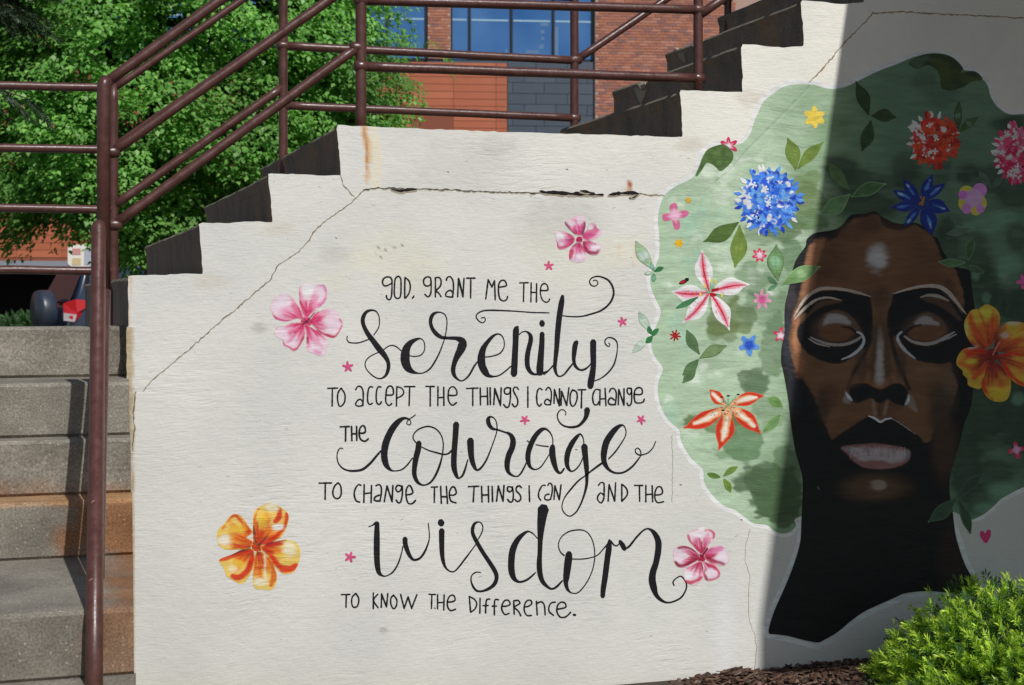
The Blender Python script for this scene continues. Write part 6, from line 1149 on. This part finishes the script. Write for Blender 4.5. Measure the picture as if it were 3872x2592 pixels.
# windows
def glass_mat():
    m, t, n, b = newmat('painted_sky_glass'); obc = t.nodes.new('ShaderNodeTexCoord').outputs['Object']
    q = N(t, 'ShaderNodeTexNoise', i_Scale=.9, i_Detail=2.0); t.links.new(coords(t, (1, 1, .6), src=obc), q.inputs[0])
    c = ramp(t, q.outputs[0], [(.3, (.022, .11, .32)), (.7, (.07, .19, .42))]); t.links.new(c.outputs[0], b.inputs['Base Color']); b.inputs['Roughness'].default_value = .08; b.inputs['Specular IOR Level'].default_value = .6; return m  # sky reflection put into the blue base colour of the glass
M_GL = glass_mat(); M_STR = plain('painted_reflection', (.30, .48, .62), .3)
def window(x0, x1, ytop, ybot, mull, bar=None):
    fr = MB(); frect(fr, x0, ytop, x1, ybot, -.20, -.14)
    w = fr.build('window', M_BK, bld)
    xs = [x0]+mull+[x1]
    for a, b in zip(xs[:-1], xs[1:]): g = MB(); frect(g, a+4, ytop+4, b-4, ybot-5, -.14, -.12); g.build('pane', M_GL, w)
    for xm in [x0+3]+mull+[x1-4]: g = MB(); frect(g, xm-4, ytop, xm+4, ybot, -.14, -.06); g.build('mullion', M_BK, w)
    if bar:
        for a, b in zip(xs[:-1], xs[1:]): g = MB(); k = (a-1467)*.0175; frect(g, a+7, bar+k, b-12, bar+k+7, -.12, -.113); g.build('blind_rail', M_STR, w)  # pale strip painted across the panes for a reflection in the glass
    return w
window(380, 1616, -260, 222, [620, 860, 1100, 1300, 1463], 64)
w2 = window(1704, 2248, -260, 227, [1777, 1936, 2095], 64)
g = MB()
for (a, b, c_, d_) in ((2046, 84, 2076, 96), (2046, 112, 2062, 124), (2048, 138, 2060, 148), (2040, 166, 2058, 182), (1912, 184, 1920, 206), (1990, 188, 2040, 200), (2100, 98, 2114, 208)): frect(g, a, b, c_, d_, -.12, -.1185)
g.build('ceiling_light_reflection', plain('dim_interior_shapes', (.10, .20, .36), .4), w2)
window(1500, 1710, 446, 640, [1560], None)
mb = MB(); frect(mb, 1616, 222, 1704, 236, -.2, -.05); frect(mb, 380, 222, 1616, 236, -.2, -.045); frect(mb, 1704, 228, 1920, 236, -.2, -.04); mb.build('sill_band', M_SL[1], bld)
# slate panels
uS, uE = fc(1920, 300)[0], fc(2244, 300)[0]; zS = fc(1920, 230)[1]; SH = zS-fc(1920, 271)[1]; SW = fc(2067, 300)[0]-fc(1948, 300)[0]
mb = MB(); frect(mb, 1918, 228, 2250, 560, -.2, -.045); mb.build('cladding_backing', plain('slate_joint', (.036, .046, .062), .7), bld)
for row in range(7):
    off = -(row % 3)*SW*.37-SW*.1; u = uS+off
    while u < uE:
        a, b = max(u, uS), min(u+SW, uE)
        if b-a > .05: V, _ = panel_mesh(b-a, SH); me = mesh('panel', V, Fp); me.materials.append(M_SL[(row+int(u*7)) % 3 == 0]); place('panel', me, a, zS-SH*(row+1))
        u += SW
mb = MB(); frect(mb, 2246, -300, 2252, 560, -.2, .0); mb.build('corner_trim', M_BK, bld)
# brickwork: pier between windows, field at the right; the courses seen are laid one by one
BL, BH, J = .1985, .0585, .0095
mb = MB(); frect(mb, 1617, -260, 1703, 223, -.2, -.012); frect(mb, 2252, -900, 3300, 700, -.2, -.012); frect(mb, 380, -900, 2252, -260, -.2, -.012); mb.build('mortar_bed', M_MORT, bld)
V = [(0, 0, 0), (BL, 0, 0), (BL, 0, BH), (0, 0, BH), (.003, -.014, .003), (BL-.003, -.014, .003), (BL-.003, -.014, BH-.003), (.003, -.014, BH-.003)]
bm_ = []
for m in M_BRK: me = mesh('brick', V, Fp); me.materials.append(m); bm_.append(me)
Vh = [(x*.485 if x > .01 else x, y, z) for x, y, z in V]; bh_ = []
for m in M_BRK: me = mesh('brick', Vh, Fp); me.materials.append(m); bh_.append(me)
rr = random.Random(5)
def hidden(px, py):
    if px < 1716: return False
    return False
bricks = []
for (xa, xb, ya, yb) in ((1618, 1702, -60, 222), (2254, 2780, -40, 520)):
    ua, ub = fc(xa, 100)[0], fc(xb, 100)[0]; za, zb = fc(xa, yb)[1], fc(xa, ya)[1]; z = za; row = 0
    while z < zb:
        u = ua-(BL+J)*(.5*(row % 2)+(.22 if row % 4 > 1 else 0))
        while u < ub:
            a, b = max(u, ua), min(u+BL, ub)
            if b-a > BL*.3: bricks.append((a, b-a, z, xa))
            u += BL+J
        z += BH+J; row += 1
def score(bk):
    a, w_, z, xa = bk; p = BO+BU*a; v = p-EYE; v[2] = z-EYE[2]; dpt = v@FW; px = CX+FPX*(v@RT)/dpt; py = CY-FPX*(v@UP)/dpt
    vis = py > -5 and not (py > 1110-(2900-px)*.37 +(-300) and px > 2250 and py > 470) 
    st = 340-(px-2260)*.37
    if px > 2250 and py > 470-(px-2260)*.42: vis = False
    if xa < 1700 and py > 205: vis = False
    return vis
vis = [b for b in bricks if score(b)]; rest = [b for b in bricks if not score(b)]
rr.shuffle(vis); singles = vis[:300]; rest += vis[300:]
for a, w_, z, xa in singles:
    k = rr.choice((0, 0, 0, 1, 1, 2, 3)); me = bm_[k] if w_ > BL*.9 else None
    if me is None:
        o = place('brick', bh_[k], a, z, -.012); o.scale = (w_/(BL*.485), 1, 1)
    else: o = place('brick', me, a, z, -.012-rr.random()*.004)
stf = [MB() for _ in M_BRK]
for a, w_, z, xa in rest: fbox(stf[rr.choice((0, 0, 0, 1, 1, 2, 3))], a, z, a+w_, z+BH, -.02, .001)
V, F, mi = [], [], []
for k, m in enumerate(stf):
    F += [tuple(i+len(V) for i in f) for f in m.F]; mi += [k]*len(m.F); V += m.V
me = mesh('brickwork', V, F, mi=mi); [me.materials.append(m) for m in M_BRK]; obj('brickwork', me, None, bld, kind='stuff')
print('panels', cnt, 'bricks', len(singles), len(rest))

# ------------------------------------------------------------------ parked cars and the sign board
def car(label, px, y, top_py, length, rotz, paint, spare, H=1.70, group='cars parked behind the stairs'):
    base = np.array(W(px, 1100, y)); t = thing('parked_car', label, 'car', group, (base[0], base[1], PARK))
    M = Matrix.Rotation(rotz, 4, 'Z'); Wd_ = .88
    def add(mb, name, mat, parent=None, smooth=False):
        Vv = [tuple(M @ Vector(v)) for v in mb.V]; o = obj(name, mesh(name, Vv, mb.F), mat, parent or t, keep=False)
        if smooth:
            bv = o.modifiers.new('bevel', 'BEVEL'); bv.width = .06; bv.segments = 3; bv.limit_method = 'ANGLE'; bv.angle_limit = .5
            o.data.polygons.foreach_set('use_smooth', [True]*len(o.data.polygons))
        return o
    Lc = length
    def hull(prof, w0, w1):     # prof of (x,z,inset) across width
        V = [(x, -Wd_+i, z) for x, z, i in prof]+[(x, Wd_-i, z) for x, z, i in prof]; n_ = len(prof)
        return MB().add(V, [tuple(range(n_)), tuple(range(2*n_-1, n_-1, -1))]+[(i, i+n_, (i+1) % n_+n_, (i+1) % n_) for i in range(n_)])
    body = hull([(0, .42, .03), (-.02, .62, 0), (.02, .98, .01), (.06, 1.04, .04), (Lc*.62, 1.03, .04), (Lc*.7, 1.0, .04), (Lc*.93, .88, .08), (Lc, .72, .12), (Lc, .45, .1), (Lc*.9, .24, .05), (Lc*.08, .26, .05)], 0, 0)
    b_ = add(body, 'body', paint, smooth=True)
    cab = hull([(.08, 1.0, .05), (.30, H-.12, .17), (.42, H-.02, .22), (1.1, H, .23), (Lc*.45, H-.01, .23), (Lc*.53, H-.08, .2), (Lc*.69, 1.0, .05)], 0, 0); add(cab, 'cabin', paint, smooth=True)
    for s_ in (-1, 1):
        for (x0, x1, x2, x3) in ((.30, .92, .90, .46), (1.0, 1.85, 1.85, 1.0), (1.93, Lc*.62, Lc*.52, 1.93)):
            yb_, yt = s_*(Wd_-.045), s_*(Wd_-.20)
            g = MB().add([(x0, yb_, 1.07), (x1, yb_, 1.07), (x2, yt, H-.14), (x3, yt, H-.14), (x0, yb_-s_*.02, 1.07), (x1, yb_-s_*.02, 1.07), (x2, yt-s_*.02, H-.14), (x3, yt-s_*.02, H-.14)], [(0, 1, 2, 3), (7, 6, 5, 4), (0, 4, 5, 1), (1, 5, 6, 2), (2, 6, 7, 3), (3, 7, 4, 0)]); add(g, 'side_window', M_CG)
        lm = MB().add([(-.075, s_*(Wd_-.14), .76), (.05, s_*(Wd_+.03), .74), (.10, s_*(Wd_+.035), .90), (.44, s_*(Wd_+.02), 1.09), (.08, s_*(Wd_+.02), 1.13), (-.07, s_*(Wd_-.16), 1.06), (.12, s_*(Wd_-.10), .78), (.42, s_*(Wd_-.10), 1.06), (.08, s_*(Wd_-.12), 1.10)], [(0, 1, 2, 3, 4, 5), (0, 6, 1), (1, 6, 7, 2), (2, 7, 3), (3, 7, 8, 4), (4, 8, 5), (0, 5, 8, 7, 6)])
        l_ = add(lm, 'tail_light', M_TL)
        rl_ = MB().add([(-.08, s_*(Wd_-.13), .77), (.055, s_*(Wd_+.040), .75), (.09, s_*(Wd_+.045), .87), (-.077, s_*(Wd_-.12), .90)], [(0, 1, 2, 3)]); o = add(rl_, 'reversing_lens', M_RL, l_)
        add(MB().tube([(Lc*.995, s_*(Wd_-.35), .68), (Lc+.01, s_*(Wd_-.35), .68)], .11, 14), 'headlight', M_RL)
        for wx_ in (.82, Lc*.8):
            wl_ = add(MB().tube([(wx_, s_*(Wd_-.21), .345), (wx_, s_*(Wd_-.19), .345), (wx_, s_*(Wd_-.02), .345), (wx_, s_*Wd_, .345)], [.30, .345, .345, .31], 26), 'wheel', M_TY)
            add(MB().tube([(wx_, s_*(Wd_-.04), .345), (wx_, s_*(Wd_+.005), .345)], .21, 18), 'rim', M_RIM, wl_)
    add(MB().add([(.035, -Wd_+.15, 1.08), (.035, Wd_-.15, 1.08), (.27, Wd_-.27, H-.15), (.27, -Wd_+.27, H-.15)], [(0, 1, 2, 3)]), 'rear_window', M_CG)
    add(MB().add([(Lc*.685, -Wd_+.12, 1.05), (Lc*.685, Wd_-.12, 1.05), (Lc*.545, Wd_-.25, H-.13), (Lc*.545, -Wd_+.25, H-.13)], [(3, 2, 1, 0)]), 'windscreen', M_CG)
    add(MB().box((-.06, -Wd_+.05, .40), (.1, Wd_-.05, .62)), 'rear_bumper', paint, smooth=True)
    if spare:
        sp = add(MB().tube([(-.03, 0, .92), (-.05, 0, .92), (-.24, 0, .92), (-.29, 0, .92), (-.30, 0, .92)], [.34, .362, .365, .35, .02], 32), 'spare_wheel', M_SPC); sp.data.polygons.foreach_set('use_smooth', [len(p_.vertices) == 4 for p_ in sp.data.polygons])
    if spare:
        for s_ in (-1, 1): add(MB().tube([(.5, s_*(Wd_-.27), H+.02), (.6, s_*(Wd_-.27), H+.05), (2.2, s_*(Wd_-.27), H+.05), (2.3, s_*(Wd_-.27), H+.01)], .02, 8), 'roof_rail', M_BK)
    return t
def cpaint(n_, c): 
    m, t, nn, b = newmat(n_); q = N(t, 'ShaderNodeTexNoise', i_Scale=3.0); rp = ramp(t, q.outputs[0], [(.3, tuple(x*.9 for x in c)), (.7, tuple(x*1.1 for x in c))]); t.links.new(rp.outputs[0], b.inputs['Base Color']); b.inputs['Roughness'].default_value = .22; b.inputs['Coat Weight'].default_value = 1; b.inputs['Coat Roughness'].default_value = .04; return m
M_CG = plain('car_glass', (.02, .03, .045), .05, spec=.9); M_TL = plain('red_lamp_lens', (.55, .012, .016), .15, spec=.8); M_RL = plain('clear_lens', (.55, .50, .50), .15, spec=.8); M_TY = plain('tyre_rubber', (.02, .02, .02), .8); M_RIM = plain('alloy', (.5, .5, .52), .3, metal=.9)
M_SPC = plain('spare_cover', (.03, .04, .06), .38, spec=.8)
c1 = car('dark blue four-wheel drive with rear spare wheel, tail towards the left', 200, 27.5, 1005, 4.35, math.radians(4), cpaint('dark_blue_car_paint', (.018, .03, .06)), True)
c1.rotation_euler = (0, 0, math.radians(14))
c2 = car('silver saloon further back, glimpsed between railing and steps', 330, 33.0, 960, 4.4, 0, cpaint('silver_car_paint', (.45, .47, .5)), False, 1.75)
# sign board
sg = thing('sign_board', 'white rounded sign board with a pink and a tan square', 'sign', loc=W(303, 1100, 24.0)); yS = 24.0
def rrect(x0, y0, x1, y1, rad, y, k=5):
    o = []
    for (cx_, cy_, a0) in ((x1-rad, y0+rad, -90), (x1-rad, y1-rad, 0), (x0+rad, y1-rad, 90), (x0+rad, y0+rad, 180)):
        for j in range(k+1): a = math.radians(a0+90*j/k); o.append((cx_+rad*math.cos(a), cy_+rad*math.sin(a)))
    P = Wn([q[0] for q in o], [q[1] for q in o], y); return [(p_[0], p_[2]) for p_ in P]
MB().prism(rrect(256, 926, 352, 1009, 18, yS), yS, yS+.04).build('board', plain('white_board', (.80, .78, .70), .5), sg)
MB().prism(rrect(273, 940, 305, 964, 2, yS), yS-.006, yS).build('pink_square', plain('pink_print', (.62, .28, .26), .6), sg)
MB().prism(rrect(272, 976, 306, 1003, 2, yS), yS-.006, yS).build('tan_square', plain('tan_print', (.66, .50, .27), .6), sg)
MB().prism(rrect(318, 940, 346, 1003, 2, yS), yS-.006, yS).build('grey_square', plain('grey_print', (.42, .44, .50), .6), sg)
x_ = W(330, 1000, yS)[0]; MB().box((x_-.03, yS+.04, PARK), (x_+.03, yS+.1, W(330, 960, yS)[2])).build('post', M_BK, sg)
# small planted strip seen low through the railing
r = np.random.default_rng(9); n = 500; B = np.stack([1.2+r.random(n)*2.0, 24+r.random(n)*1.5, PARK+r.random(n)*.6], 1); D = r.normal(0, .5, (n, 3))+np.array([0, 0, .8]); D /= np.linalg.norm(D, axis=1)[:, None]
V, F, C = needles(B-np.array([2.0, -4.5, 0]), D, np.full(n, .3), 8, .16, .03, r, np.array([.05, .12, .03]), np.array([.03, .08, .03]))
hb = thing('low_shrub', 'low dark green shrub in the shade beyond the landing', 'bush', loc=(-2.5, 32, PARK)); obj('foliage', mesh('foliage', V, F, C), leaf_mat('shrub_leaves', .2), hb, kind='stuff')
